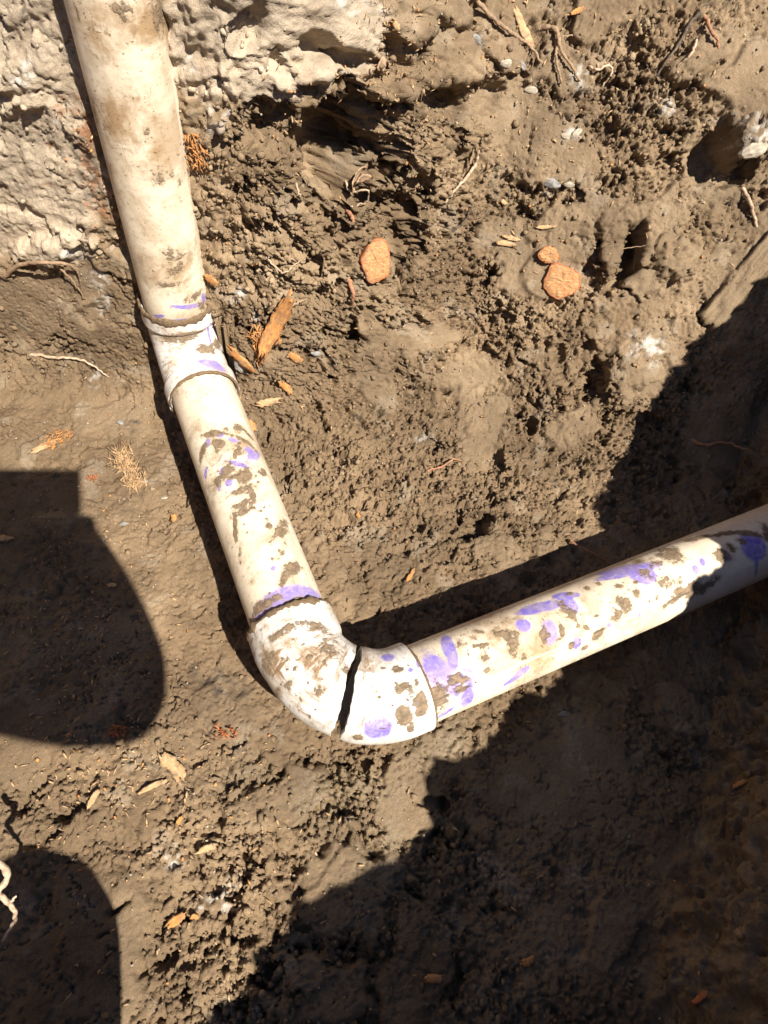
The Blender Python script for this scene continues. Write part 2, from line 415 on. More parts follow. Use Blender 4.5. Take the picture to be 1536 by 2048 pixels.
# lumps standing proud
BUMPS = [(790, 270, 34, 110, 0, 0.045), (720, 180, 60, 26, 0, 0.03), (850, 400, 30, 70, 5, 0.02), (860, 330, 35, 40, 0, 0.02), (640, 140, 40, 30, 10, 0.020), (580, 150, 40, 35, 0, 0.015), (760, 370, 60, 30, 20, 0.02), (860, 250, 60, 50, 0, 0.018), (930, 270, 45, 50, 0, 0.02), (1500, 290, 75, 55, -10, 0.05), (1220, 540, 40, 60, 20, 0.02), (1330, 520, 60, 70, -40, 0.03), (820, 60, 40, 30, 0, 0.015), (1010, 130, 60, 50, 0, 0.02),
         (700, 430, 60, 40, 0, 0.015), (1110, 790, 60, 60, 0, 0.012), (880, 720, 110, 60, 0, 0.008), (100, 500, 120, 40, -12, 0.02), (40, 150, 90, 60, -20, 0.018), (50, 210, 80, 25, -25, 0.012), (1250, 740, 60, 90, 30, 0.015)]
for (px, py, rx, ry, an, dp) in BUMPS:
    sl, d, _, _ = Spot(px, py).dist(rx, ry, an, 0.4)
    pit[sl] = pit[sl] + dp * (1 - sstep(0.25, 1.05, d))
# mineral, rust and charcoal stains
for a in [(430, 255, 22, 34, 20), (445, 235, 12, 14, 0), (150, 512, 40, 20, -10), (70, 140, 22, 12, 60), (40, 160, 20, 12, 0), (115, 245, 8, 16, 0), (190, 560, 22, 22, 0), (205, 600, 14, 24, 0), (480, 600, 20, 12, -20), (505, 650, 10, 16, 0), (185, 735, 10, 28, -20), (1150, 165, 18, 34, 10), (960, 80, 14, 12, 0), (1150, 265, 26, 14, -20), (1110, 372, 22, 16, 0), (1500, 290, 50, 34, 0), (1290, 690, 40, 30, 0), (850, 870, 26, 12, 0), (440, 1800, 36, 20, 0), (350, 1720, 22, 16, 0), (1340, 215, 20, 18, 0), (700, 10, 60, 20, 0), (370, 130, 16, 16, 0)]:
    stamp(white, *a[:4], ang=a[4], amt=1.0, soft=0.8, warp=0.6)
for a in [(170, 260, 30, 60, -10), (190, 350, 34, 60, -10), (120, 205, 16, 14, 0), (215, 420, 24, 34, -10), (85, 370, 14, 10, 0), (140, 235, 20, 20, 0), (485, 670, 14, 10, 0), (235, 1420, 10, 8, 0)]:
    stamp(rust, *a[:4], ang=a[4], amt=1.0, soft=0.8, warp=0.7)
for a in [(160, 310, 22, 26, 0), (175, 345, 26, 24, 0), (190, 400, 26, 26, 0), (85, 190, 20, 14, 0), (440, 1370, 60, 40, 0), (265, 840, 20, 14, 0), (30, 30, 20, 20, 0)]:
    stamp(dark, *a[:4], ang=a[4], amt=1.0, soft=0.9, warp=0.6)
for a in [(880, 1500, 110, 50, -20), (700, 1570, 130, 60, 0), (640, 1600, 80, 80, 0), (760, 1700, 60, 90, 20), (900, 1440, 60, 30, -20), (480, 1550, 80, 40, 0)]:
    stamp(wet, *a[:4], ang=a[4], amt=1.0, soft=0.9, warp=0.4)

# --- displacement along the normal
u, w = (U + 1.2 * pit).astype(np.float32), (W + 0.7 * pit).astype(np.float32)
crumb0 = np.clip(crumb, 0, 1)
crumb = np.clip(crumb * 0.95 + 0.28 + 0.35 * fbm(u * 7, w * 7, 31, 3), 0.12, 1.15)
smooth = np.clip(smooth + 0.35 * sstep(0.15, 0.55, fbm(u * 6.5, w * 8, 77, 4)) * (1 - 0.7 * crumb0), 0, 1)
f1, f2, cid = worley(u * 9 + 0.35 * fbm(u * 9, w * 9, 21, 3), w * 9 + 0.35 * fbm(u * 9 + 5, w * 9, 22, 3), 23)
plate = sstep(0.76, 0.82, cid) * sstep(0.06, 0.22, f2 - f1) * (1 - clay)
smooth = np.clip(np.maximum(smooth, 0.85 * plate), 0, 1)
rough = crumb * (1 - 0.95 * smooth) * (1 - 0.75 * clay)
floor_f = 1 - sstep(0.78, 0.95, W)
left_f = 1 - sstep(-0.35, -0.05, U)
rough *= 1 - 0.30 * floor_f * left_f
rough *= 1 - 0.25 * sstep(0.35, 0.75, -NB[..., 0])
wx = u + 0.006 * fbm(u * 40, w * 40, 41, 3) + 0.0022 * fbm(u * 170, w * 170, 43, 2); wy = w + 0.006 * fbm(u * 40 + 9, w * 40 + 4, 42, 3) + 0.0022 * fbm(u * 170 + 3, w * 170, 44, 2)
bankf = sstep(0.35, 0.75, -NB[..., 0]) * (np.abs(U - 0.6) < 0.9)
D0 = 0.016 * fbm(u * 3.1, w * 3.1, 1, 3) * (0.5 + 0.5 * sstep(0.7, 1.0, W))
D0 += pit
D = (0.004 + 0.005 * sstep(0.75, 0.95, W)) * plate
D += 0.011 * fbm(u * 11, w * 11, 3, 4) * (1 - 0.5 * smooth) * (1 - 0.55 * clay) * (0.35 + 0.65 * np.clip(rough, 0, 1))
wall0 = sstep(0.85, 1.1, W)
# dry clay breaks in tilted flakes with sharp lower edges
f1, f2, cid = worley(wx * 15 + 0.25 * fbm(u * 20, w * 20, 15, 3), wy * 22 + 0.25 * fbm(u * 20 + 4, w * 20, 16, 3), 14)
D += clay * (0.006 * (cid - 0.5) * sstep(0.0, 0.10, f2 - f1) + 0.004 * fbm(u * 30, w * 30, 17, 4))
f1, f2, cid = worley(wx * 46, wy * 60, 18)
D += clay * 0.0035 * (cid - 0.5) * sstep(0.0, 0.12, f2 - f1) * sstep(-0.2, 0.3, fbm(u * 8, w * 8, 13, 3))
for sc, amp, seed in ((30, 0.0085, 51), (62, 0.0088, 52), (120, 0.0078, 53), (235, 0.0048, 54)):
    f1, f2, cid = worley(wx * sc, wy * sc, seed)
    gate = sstep(-0.35, 0.35, fbm(u * sc * 0.23, w * sc * 0.23, seed + 7, 2) + 0.1)
    block = (0.2 + 0.8 * cid) * sstep(0.03, 0.22, f2 - f1) * (1 - 0.5 * f1)
    D += amp * rough * gate * (1 + 0.25 * wall0) * (block - 0.5)
D += 0.0030 * rough * fbm(u * 150, w * 150, 9, 3)
D += 0.0010 * fbm(u * 190, w * 190, 19, 2)
D += (0.0003 + 0.0009 * np.clip(rough, 0, 1)) * (rng.random(U.shape, dtype=np.float32) - 0.5)
# thin drying cracks
cr = np.abs(fbm(wx * 17, wy * 17, 61, 4)); gate = sstep(0.0, 0.5, fbm(u * 5, w * 5, 62, 3) + 0.15)
D -= 0.007 * (1 - sstep(0.0, 0.040, cr)) * gate * (1 - 0.4 * clay)
cr = np.abs(fbm(wx * 42, wy * 42, 64, 3)); gate = sstep(0.0, 0.5, fbm(u * 9, w * 9, 65, 3) + 0.05)
D -= 0.0045 * (1 - sstep(0.0, 0.06, cr)) * gate
f1, f2, cid = worley(wx * 70, wy * 70, 67)
D += (0.0022 * (cid - 0.5) * (1 - 0.6 * clay) - 0.0035 * (1 - sstep(0.0, 0.10, f2 - f1))) * sstep(-0.3, 0.35, fbm(u * 12, w * 12, 68, 3)) * (1 - 0.5 * smooth)
hol = sstep(0.30, 0.42, fbm(wx * 24, wy * 27, 63, 4)); D -= 0.020 * hol * np.clip(rough, 0, 1)
hol = sstep(0.34, 0.45, fbm(wx * 62, wy * 68, 66, 3)); D -= 0.011 * hol * np.clip(rough, 0, 1)
by_, bz_ = B[..., 1], B[..., 2]
f1, f2, cid = worley(by_ * 16 + 0.4 * fbm(by_ * 20, bz_ * 20, 71, 3), bz_ * 16 + 0.4 * fbm(by_ * 20 + 7, bz_ * 20, 72, 3), 73)
D += bankf * (0.030 * fbm(by_ * 7, bz_ * 7, 74, 4) + 0.022 * (cid - 0.5) * sstep(0.0, 0.18, f2 - f1) + 0.010 * fbm(by_ * 45, bz_ * 45, 75, 4) - 0.012 * sstep(0.25, 0.5, fbm(by_ * 18, bz_ * 18, 76, 3)))
far = np.clip(np.maximum(np.abs(U) - 1.2, np.abs(W - 0.6) - 1.4), 0, 1)
dense = (1 - sstep(0.0, 0.15, np.maximum(-0.90 - U, U - 1.45))) * (1 - sstep(0.0, 0.15, np.maximum(-0.46 - W, W - 1.72)))
D *= dense; D0 *= 1 - 0.6 * far
coarse_ = 0.02 * fbm(U * 2.0, W * 2.0, 24, 3) * (1 - dense); D0 += coarse_
# pipe trench: keep the soil below the pipes
def axis_dist(P, a, b):
    ab = b - a; t = np.clip(((P - a) @ ab) / (ab @ ab), 0, 1); q = a + t[..., None] * ab
    return np.linalg.norm((P - q), axis=-1), t
P = B + NB * D0[..., None]
N1 = grid_normals(P)
for _ in range(5):
    q = N1.copy()
    q[1:-1, 1:-1] = (N1[1:-1, 1:-1] * 2 + N1[2:, 1:-1] + N1[:-2, 1:-1] + N1[1:-1, 2:] + N1[1:-1, :-2]) / 6
    N1 = q
N1 /= np.linalg.norm(N1, axis=-1, keepdims=True) + 1e-9
P = P + N1 * D[..., None]
for a, b, clr in ((V1, V2, PR + 0.014), (V2, V2 + d23 * 0.70, PR + 0.012)):
    ab = b - a; t = np.clip(((P - a) @ ab) / (ab @ ab), 0, 1); q = a + t[..., None] * ab
    hd = np.hypot(P[..., 0] - q[..., 0], P[..., 1] - q[..., 1])
    lim = HP - np.sqrt(np.clip(clr ** 2 - hd ** 2, 0, None)) - 0.004
    P[..., 2] = np.where((hd < clr) & (P[..., 2] < 0.2) & (t > 0) & (t < 1), np.minimum(P[..., 2], lim), P[..., 2])
ax_ = V1[0] + 0.004 * P[..., 2]; dx_ = P[..., 0] - ax_
win = sstep(-0.030, 0.0, dx_) * (1 - sstep(0.10, 0.22, dx_)) * sstep(0.20, 0.30, P[..., 2]) * (1 - sstep(1.1, 1.2, P[..., 2])) * (np.abs(P[..., 1] - V1[1]) < 0.25)
ylim = V1[1] + 0.004 + 0.010 * fbm(u * 40, w * 40, 33, 3)
P[..., 1] += win * np.maximum(ylim - P[..., 1], 0) * 0.92
ND = grid_normals(P)
PX, PY, ZC = project(P)

# --- colour
C = np.empty(U.shape + (3,), np.float32)
tone = 1 + 0.22 * fbm(u * 5, w * 5, 81, 4) + 0.14 * fbm(u * 30, w * 30, 82, 4)
C[:] = np.array(SOIL, np.float32)
def blend(col, f):
    global C
    C = C + (np.array(col, np.float32) - C) * np.clip(f, 0, 1)[..., None].astype(np.float32)
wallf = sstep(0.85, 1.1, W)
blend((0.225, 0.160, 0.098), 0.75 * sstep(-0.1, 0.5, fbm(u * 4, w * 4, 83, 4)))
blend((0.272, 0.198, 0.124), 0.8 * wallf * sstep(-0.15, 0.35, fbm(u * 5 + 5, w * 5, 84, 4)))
blend((0.225, 0.166, 0.106), 0.55 * smooth)
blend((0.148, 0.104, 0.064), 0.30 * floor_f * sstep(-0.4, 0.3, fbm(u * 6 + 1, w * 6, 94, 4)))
clf = np.clip(clay * (1.0 + 0.5 * fbm(u * 18, w * 18, 85, 4)), 0, 1)
blend((0.43, 0.352, 0.262), clf)
blend((0.34, 0.28, 0.21), 0.6 * clf * sstep(0.0, 0.5, fbm(u * 12, w * 12, 86, 4)))
blend((0.150, 0.103, 0.062), 0.45 * (1 - clf) * sstep(0.1, 0.5, fbm(u * 9 + 2, w * 9, 87, 4)))
blend((0.34, 0.29, 0.22), 0.25 * (1 - clf) * sstep(0.42, 0.65, fbm(u * 16, w * 16, 88, 4)))
blend((0.52, 0.50, 0.46), 0.75 * white * sstep(-0.3, 0.35, fbm(u * 70, w * 70, 89, 3)))
blend((0.26, 0.115, 0.055), 0.8 * rust * sstep(-0.25, 0.25, fbm(u * 60, w * 60, 90, 3)))
blend((0.05, 0.042, 0.038), 0.75 * dark * sstep(-0.2, 0.3, fbm(u * 60, w * 60, 91, 3)))
blend((0.17, 0.122, 0.066), 0.6 * wet)
blend((0.26, 0.178, 0.10), 0.6 * bankf * sstep(-0.1, 0.2, fbm(by_ * 8 + 3, bz_ * 8, 92, 4)))
blend((0.12, 0.08, 0.05), 0.5 * bankf * sstep(0.15, 0.4, fbm(by_ * 11, bz_ * 11, 93, 4)))
C = C * dense[..., None] + np.array(SOIL, np.float32) * 1.15 * (1 - dense[..., None])
C *= (1 + (tone - 1) * dense)[..., None].astype(np.float32)
wet = np.clip(wet * 0.8 + 0.10 * smooth, 0, 1)

idx = np.arange(NX * NV).reshape(NV, NX)
F = np.stack([idx[:-1, :-1], idx[:-1, 1:], idx[1:, 1:], idx[1:, :-1]], -1).reshape(-1, 4)
me = mesh_from('ground', P.reshape(-1, 3), F, False)
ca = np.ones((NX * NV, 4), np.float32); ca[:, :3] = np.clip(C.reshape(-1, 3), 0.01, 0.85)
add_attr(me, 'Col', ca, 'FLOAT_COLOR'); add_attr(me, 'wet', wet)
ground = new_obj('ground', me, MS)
tag(ground, 'crumbled brown clay floor and walls of a dug trench', kind='structure')

# --- look-up from a photograph pixel to the finished ground
inview = (ZC > 0.15) & (PX > -140) & (PX < 1680) & (PY > -140) & (PY < 2190)
BIN = 4
gi = np.nonzero(inview.ravel())[0]
bx = ((PX.ravel()[gi] + 140) / BIN).astype(int); by = ((PY.ravel()[gi] + 140) / BIN).astype(int)
bw = int(1820 / BIN) + 2; bh = int(2330 / BIN) + 2
order = np.argsort(-ZC.ravel()[gi], kind='stable')
ZB = np.full((bh, bw), -1, np.int64); ZB[by[order], bx[order]] = gi[order]
Pf = P.reshape(-1, 3); Nf = ND.reshape(-1, 3); NBf = NB.reshape(-1, 3); ZCf = ZC.ravel()
def at(px, py):
    cx = int((px + 140) / BIN); cy = int((py + 140) / BIN)
    best = -1
    for r in range(0, 12):
        for yy in range(max(cy - r, 0), min(cy + r + 1, bh)):
            for xx in range(max(cx - r, 0), min(cx + r + 1, bw)):
                q = ZB[yy, xx]
                if q >= 0 and (best < 0 or ZCf[q] < ZCf[best]): best = q
        if best >= 0 and r >= 1: break
    return Pf[best].copy(), NBf[best].copy()

# ------------------------------------------------------------------ pipes and fittings
def sweep(path, radii, nseg, inner=None, ph_fn=None):
    """tube along a path; returns verts, faces, (s, arc) coordinates; inner = wall thickness"""
    path = np.asarray(path, float); n = len(path)
    T = np.gradient(path, axis=0); T /= np.linalg.norm(T, axis=1, keepdims=True)
    s = np.concatenate([[0], np.cumsum(np.linalg.norm(np.diff(path, axis=0), axis=1))])
    ref = np.array([0.83, -0.1, 0.54]); nrm = ref - T[0] * (ref @ T[0]); nrm /= np.linalg.norm(nrm)
    V = []; S = []
    ph = np.linspace(0, 2 * np.pi, nseg, endpoint=False)
    for i in range(n):
        nrm = nrm - T[i] * (nrm @ T[i]); nrm /= np.linalg.norm(nrm); b = np.cross(T[i], nrm)
        r = radii[i] if np.ndim(radii[i]) else np.full(nseg, radii[i])
        dirs = np.cos(ph)[:, None] * nrm + np.sin(ph)[:, None] * b
        ring = path[i] + dirs * r[:, None]
        if ph_fn is not None: ring = ring + np.outer(ph_fn(i, dirs), T[i])
        V.append(ring); S.append(np.stack([np.full(nseg, s[i]), ph * 0.055, np.zeros(nseg)], -1))
    V = np.concatenate(V); S = np.concatenate(S)
    i0 = np.arange(n - 1)[:, None] * nseg; j = np.arange(nseg)[None]; j2 = (j + 1) % nseg
    F = np.stack([i0 + j, i0 + j2, i0 + nseg + j2, i0 + nseg + j], -1).reshape(-1, 4)
    if inner:
        m = len(V)
        C0 = np.repeat(path, nseg, axis=0); dirv = V - C0; L = np.linalg.norm(dirv, axis=1, keepdims=True)
        V = np.concatenate([V, C0 + dirv * (1 - inner / L)]); S = np.concatenate([S, S])
        F2 = F[:, ::-1] + m
        jj = np.arange(nseg); k2 = (jj + 1) % nseg
        capa = np.stack([jj, jj + m, k2 + m, k2], -1)
        e = (n - 1) * nseg
        capb = np.stack([e + k2, e + k2 + m, e + jj + m, e + jj], -1)
        F = np.concatenate([F, F2, capa, capb])
    return V, F, S

def spatter(tube, a, b, half, n, seed, big=12):
    r = np.random.default_rng(seed); a = np.array(a, float); b = np.array(b, float); d = (b - a) / np.linalg.norm(b - a); nn = np.array([-d[1], d[0]])
    ang = math.degrees(math.atan2(d[1], d[0]))
    for i in range(n):
        p = a + (b - a) * r.random() + nn * half * (2 * r.random() - 1)
        z = 2.5 + big * r.random() ** 3
        tube.blob('m' if r.random() < 0.65 else 'g', p[0], p[1], z * (0.7 + 1.1 * r.random()), z, ang + 90 * r.random(), 0.5 + 0.3 * r.random())

class Tube:
    def __init__(s, name, path, radii, nseg, mat, inner=0.004, ph_fn=None, grime=0.4):
        s.name = name; s.V, s.F, s.S = sweep(path, radii, nseg, inner, ph_fn)
        s.mat = mat; n = len(s.V)
        s.pr = np.zeros(n); s.mud = np.zeros(n)
        s.gr = np.clip(grime + 0.5 * fbm(s.S[:, 0] * 9, s.S[:, 1] * 9, len(name), 3), 0, 1.4)
        s.path = np.asarray(path)
        s.nout = n // 2 if inner else n
    def locate(s, px, py):
        x, y, z = project(s.V[:s.nout]); d = np.hypot(x - px, y - py)
        near = d < max(8, d.min() + 3); k = np.argmin(np.where(near, z, 1e9)); return k
    def blob(s, kind, px, py, rx, ry=None, ang=0, amt=1.0):
        """stain: radii in photograph pixels, measured on the pipe's skin"""
        ry = ry or rx; k = s.locate(px, py); p = s.V[k]; z = (p - CAM) @ M_C2W[:, :][2] if False else project(p[None])[2][0]
        ex = M_C2W @ np.array([math.cos(R(ang)), -math.sin(R(ang)), 0]); ey = M_C2W @ np.array([math.sin(R(ang)), math.cos(R(ang)), 0])
        i = np.argmin(np.linalg.norm(s.path - p, axis=1)); nrm = p - s.path[i]; nrm /= np.linalg.norm(nrm)
        ex = ex - nrm * (ex @ nrm); ex /= np.linalg.norm(ex); ey = ey - nrm * (ey @ nrm) - ex * (ey @ ex); ey /= np.linalg.norm(ey)
        d = s.V - p; k2 = z / FPX
        if kind in 'pm': rx *= 1.22; ry *= 1.22
        q = np.hypot((d @ ex) / (rx * k2), (d @ ey) / (ry * k2))
        dn = np.abs(d @ nrm)
        f = amt * (1 - sstep(0.2, 1.6, q)) * (dn < 0.05)
        if kind == 'p': s.pr = np.maximum(s.pr, f)
        elif kind == 'x': s.mud *= 1 - f; s.pr *= 1 - f; s.gr *= 1 - f
        elif kind == 'g': s.gr = s.gr + f
        else: s.mud = np.maximum(s.mud, f)
    def build(s, parent):
        me = mesh_from(s.name, s.V, s.F)
        add_attr(me, 'suv', s.S, 'FLOAT_VECTOR'); add_attr(me, 'primer', s.pr); add_attr(me, 'mud', s.mud); add_attr(me, 'grime', np.clip(s.gr, 0, 2))
        o = new_obj(s.name, me, s.mat, parent)
        try:
            me.set_sharp_from_angle(angle=R(40))
        except Exception: pass
        return o

def lin(a, b, step=0.003):
    n = max(2, int(np.linalg.norm(b - a) / step)); t = np.linspace(0, 1, n)[:, None]; return a + (b - a) * t

def elbow_path(V, din, dout, cm, rad, step=0.003, cm2=None):
    """centre line of a 90 degree bend at V: mouth distance cm, bend radius rad"""
    p0 = V - din * cm; pa = V - din * rad; pb = V + dout * rad; p1 = V + dout * (cm2 or cm)
    ctr = V - din * rad + dout * rad
    th = np.linspace(0, np.pi / 2, int(rad * 1.57 / step))[:, None]
    arc = ctr - dout * rad * np.cos(th) + din * rad * np.sin(th)
    return np.concatenate([lin(p0, pa, step)[:-1], arc, lin(pb, p1, step)[1:]])

NSEG = 104
run = empty('drain_pipe', tuple(V1))
tag(run, 'off-white plastic drain pipe standing against the clay wall, bending into the cracked elbow', 'pipe')
stub = empty('broken_drain_pipe', tuple(V2))
tag(stub, 'off-white plastic pipe spotted with purple primer, broken off the elbow and running into shadow', 'pipe')

def place(o, parent):
    o.matrix_parent_inverse = Matrix.Translation(-Vector(parent.location))

# riser
riser = Tube('riser_pipe', lin(V1 + UZ * 1.02, V1 + UZ * 0.085), np.full(len(lin(V1 + UZ * 1.02, V1 + UZ * 0.085)), PR), NSEG, M_PIPE, 0.004, None, 0.55)
for a in [(320, 362, 14, 20), (350, 352, 8, 12), (365, 370, 6, 8), (250, 30, 26, 20), (330, 20, 40, 40), (150, 30, 6, 16), (295, 270, 8, 16), (355, 530, 24, 30), (340, 575, 30, 8), (390, 600, 22, 10), (410, 615, 12, 18)]:
    riser.blob('m', *a, amt=0.62)
for a in [(200, 230, 30, 50, -70), (250, 60, 90, 50, 0), (300, 210, 60, 20, 60), (360, 560, 60, 50, 0), (180, 60, 40, 50, 0), (270, 300, 40, 90, -60), (330, 60, 50, 60, 0)]:
    riser.blob('g', *a[:4], ang=a[4], amt=0.8)
for a in [(385, 620, 36, 5, 25), (345, 648, 30, 4, -4), (415, 598, 7, 12, 0), (310, 640, 20, 4, -25)]:
    riser.blob('p', *a[:4], ang=(a[4] if len(a) > 4 else 0), amt=0.9)
place(riser.build(run), run)

# bend at the foot of the riser
path = elbow_path(V1, -UZ, d12, 0.118, 0.098)
hubr = 0.0622
s_ = np.concatenate([[0], np.cumsum(np.linalg.norm(np.diff(path, axis=0), axis=1))]); L_ = s_[-1]
rad = 0.0575 + (hubr - 0.0575) * np.maximum(1 - sstep(0.030, 0.042, s_), sstep(L_ - 0.042, L_ - 0.030, s_))
bend = Tube('bend_fitting', path, rad, NSEG, M_FIT, 0.0052, None, 0.35)
for a in [(430, 722, 26, 12, 0)]:
    bend.blob('p', *a[:4], ang=a[4], amt=1.0)
for a in [(350, 800, 4, 30, 35), (432, 650, 4, 40, -8), (424, 672, 3, 26, -3)]:
    bend.blob('p', *a[:4], ang=a[4], amt=0.9)
for a in [(415, 703, 16, 11), (430, 702, 10, 10), (405, 755, 40, 9), (385, 762, 30, 9), (440, 690, 12, 14), (368, 680, 45, 12)]:
    bend.blob('m', *a, amt=0.75)
for a in [(370, 690, 70, 30, 0), (410, 760, 60, 12, 0), (330, 720, 20, 70, 20)]:
    bend.blob('g', *a[:4], ang=a[4], amt=0.7)
bend_o = bend.build(run); place(bend_o, run)

# middle pipe
a_, b_ = V1 + d12 * 0.085, V2 - d12 * 0.105
midp = Tube('middle_pipe', lin(a_, b_), np.full(len(lin(a_, b_)), PR), NSEG, M_PIPE, 0.004, None, 0.5)
for a in [(452, 935, 12, 24, 15), (468, 948, 14, 7, -20), (495, 945, 14, 20, 10), (492, 972, 26, 10, -25), (474, 900, 8, 20, 20), (440, 880, 14, 14, 0), (470, 1010, 10, 8, 0), (476, 1020, 20, 10, -30), (464, 1050, 6, 40, -8), (474, 1100, 6, 16, 0), (567, 1055, 12, 36, 22), (506, 1008, 6, 4, 0), (545, 1083, 4, 4, 0), (475, 1122, 4, 5, 0), (590, 1130, 22, 16, -40), (575, 1150, 8, 22, 10), (430, 860, 30, 8, 0), (400, 900, 8, 26, 15), (520, 1210, 40, 12, -25), (530, 1225, 50, 8, -22), (500, 880, 26, 6, 15), (500, 862, 30, 5, 20), (505, 985, 8, 10, 0), (595, 1195, 24, 8, -25), (530, 940, 10, 16, 30), (565, 1095, 8, 30, 15)]:
    midp.blob('m', *a[:4], ang=a[4], amt=0.8)
for a in [(512, 905, 10, 20, 35), (502, 895, 8, 9, 0), (478, 920, 20, 5, 15), (458, 958, 8, 8, 0), (432, 972, 4, 9, 0), (440, 940, 7, 9, 0), (410, 880, 6, 9, 0), (441, 863, 8, 6, 0), (545, 1130, 5, 5, 0), (405, 945, 5, 12, 0), (472, 875, 10, 5, 10), (575, 1192, 66, 26, -25), (620, 1190, 24, 16, -20), (530, 1215, 30, 14, -30), (560, 1200, 45, 12, -25)]:
    midp.blob('p', *a[:4], ang=a[4], amt=0.92)
for a in [(445, 900, 60, 60, 0), (590, 1150, 30, 30, 0), (450, 960, 50, 40, 0), (560, 1220, 60, 20, -25)]:
    midp.blob('g', *a[:4], ang=a[4], amt=0.7)
for a in [(540, 1120, 24, 60, 0), (500, 1060, 24, 50, 0)]:
    midp.blob('x', *a[:4], ang=20, amt=0.5)
for a in [(545, 1130, 5, 5, 0)]:
    midp.blob('p', *a[:4], amt=1.0)
spatter(midp, (430, 850), (505, 1030), 50, 45, 2)
spatter(midp, (505, 1030), (560, 1180), 55, 18, 3, 8)
midp.blob('p', 565, 1205, 75, 34, ang=-25, amt=0.55)
midp.blob('p', 470, 910, 50, 40, ang=20, amt=0.36)
place(midp.build(run), run)

# cracked elbow: two halves with a ragged gap
path = elbow_path(V2, d12, d23, 0.142, 0.106, 0.0025, 0.122)
s_ = np.concatenate([[0], np.cumsum(np.linalg.norm(np.diff(path, axis=0), axis=1))]); L_ = s_[-1]
ER = 0.0632
def er(s):
    return 0.0590 + (ER - 0.0590) * np.maximum(1 - sstep(0.030, 0.060, s), 0.75 * sstep(L_ * 0.5, L_ * 0.62, s)) + 0.0018 * np.exp(-((s - L_ * 0.46) / 0.05) ** 2)
kc = int(np.searchsorted(s_, L_ * 0.53))
def rag(seed, last, n):
    def fn(i, dirs):
        fall = max(0.0, 1 - abs(i - last) * 0.0025 / 0.055)
        if fall == 0: return np.zeros(len(dirs))
        a = np.arctan2(dirs[:, 2], dirs @ d23)
        o = (0.015 * np.maximum(dirs[:, 2], 0) ** 1.5 + 0.024 * np.maximum(dirs @ ((d12 - d23) / 1.414), 0) - 0.004) * fall
        if i == last: o = o + 0.0020 * perlin(np.cos(a) * 3 + seed, np.sin(a) * 3, seed) + 0.0007 * perlin(np.cos(a) * 11, np.sin(a) * 11, seed + 3)
        return o
    return fn
p1 = path[:kc]
elb = Tube('cracked_elbow', p1, er(s_[:kc]), NSEG, M_FIT, 0.0055, rag(3, len(p1) - 1, len(p1)), 0.75)
for a in [(560, 1260, 60, 10, -30), (640, 1250, 40, 14, 0), (660, 1290, 24, 30, 20), (530, 1330, 18, 36, 25), (625, 1308, 10, 8, 0), (580, 1365, 26, 8, -30), (548, 1385, 10, 26, 30), (660, 1345, 12, 14, 0), (690, 1335, 10, 12, 0), (595, 1390, 5, 6, 0), (620, 1470, 6, 5, 0)]:
    elb.blob('m', *a[:4], ang=a[4], amt=0.62)
for a in [(650, 1300, 50, 60, 40), (540, 1340, 30, 80, 25), (590, 1300, 60, 30, 0), (590, 1420, 50, 22, 60), (620, 1400, 60, 20, -30)]:
    elb.blob('g', *a[:4], ang=a[4], amt=1.0)
for a in [(570, 1460, 50, 30, 30), (665, 1400, 22, 50, 0), (600, 1345, 40, 16, 40)]:
    elb.blob('x', *a[:4], ang=a[4], amt=0.8)
spatter(elb, (570, 1290), (640, 1400), 60, 18, 7, 8)
elb_o = elb.build(run); place(elb_o, run)
tag(elb_o, 'whiter elbow smeared with mud and cracked right through')

shift = (d23 + 0.75 * d12) * 0.0066 + np.array([0, 0, -0.002])
p2 = path[kc:] + shift
half = Tube('elbow_socket', p2, er(s_[kc:]), NSEG, M_FIT, 0.0055, rag(3, 0, len(p2)), 0.45)
for a in [(760, 1462, 26, 26, 0), (778, 1308, 12, 10, 0), (823, 1335, 5, 5, 0), (838, 1322, 4, 8, 0)]:
    half.blob('p', *a[:4], ang=a[4], amt=1.0)
for a in [(815, 1430, 18, 22, 0), (845, 1405, 18, 18, 30), (848, 1428, 14, 8, 0), (715, 1483, 11, 12, 0), (795, 1330, 12, 9, 0), (768, 1464, 16, 4, -20), (812, 1370, 22, 9, -15), (838, 1362, 6, 9, 0), (770, 1330, 5, 4, 0), (826, 1460, 8, 14, 0)]:
    half.blob('m', *a[:4], ang=a[4], amt=0.85)
for a in [(745, 1400, 16, 70, 8), (820, 1370, 30, 16, 0), (735, 1340, 16, 40, 0)]:
    half.blob('g', *a[:4], ang=a[4], amt=0.8)
spatter(half, (750, 1400), (850, 1365), 60, 14, 6, 7)
half_o = half.build(stub); place(half_o, stub)

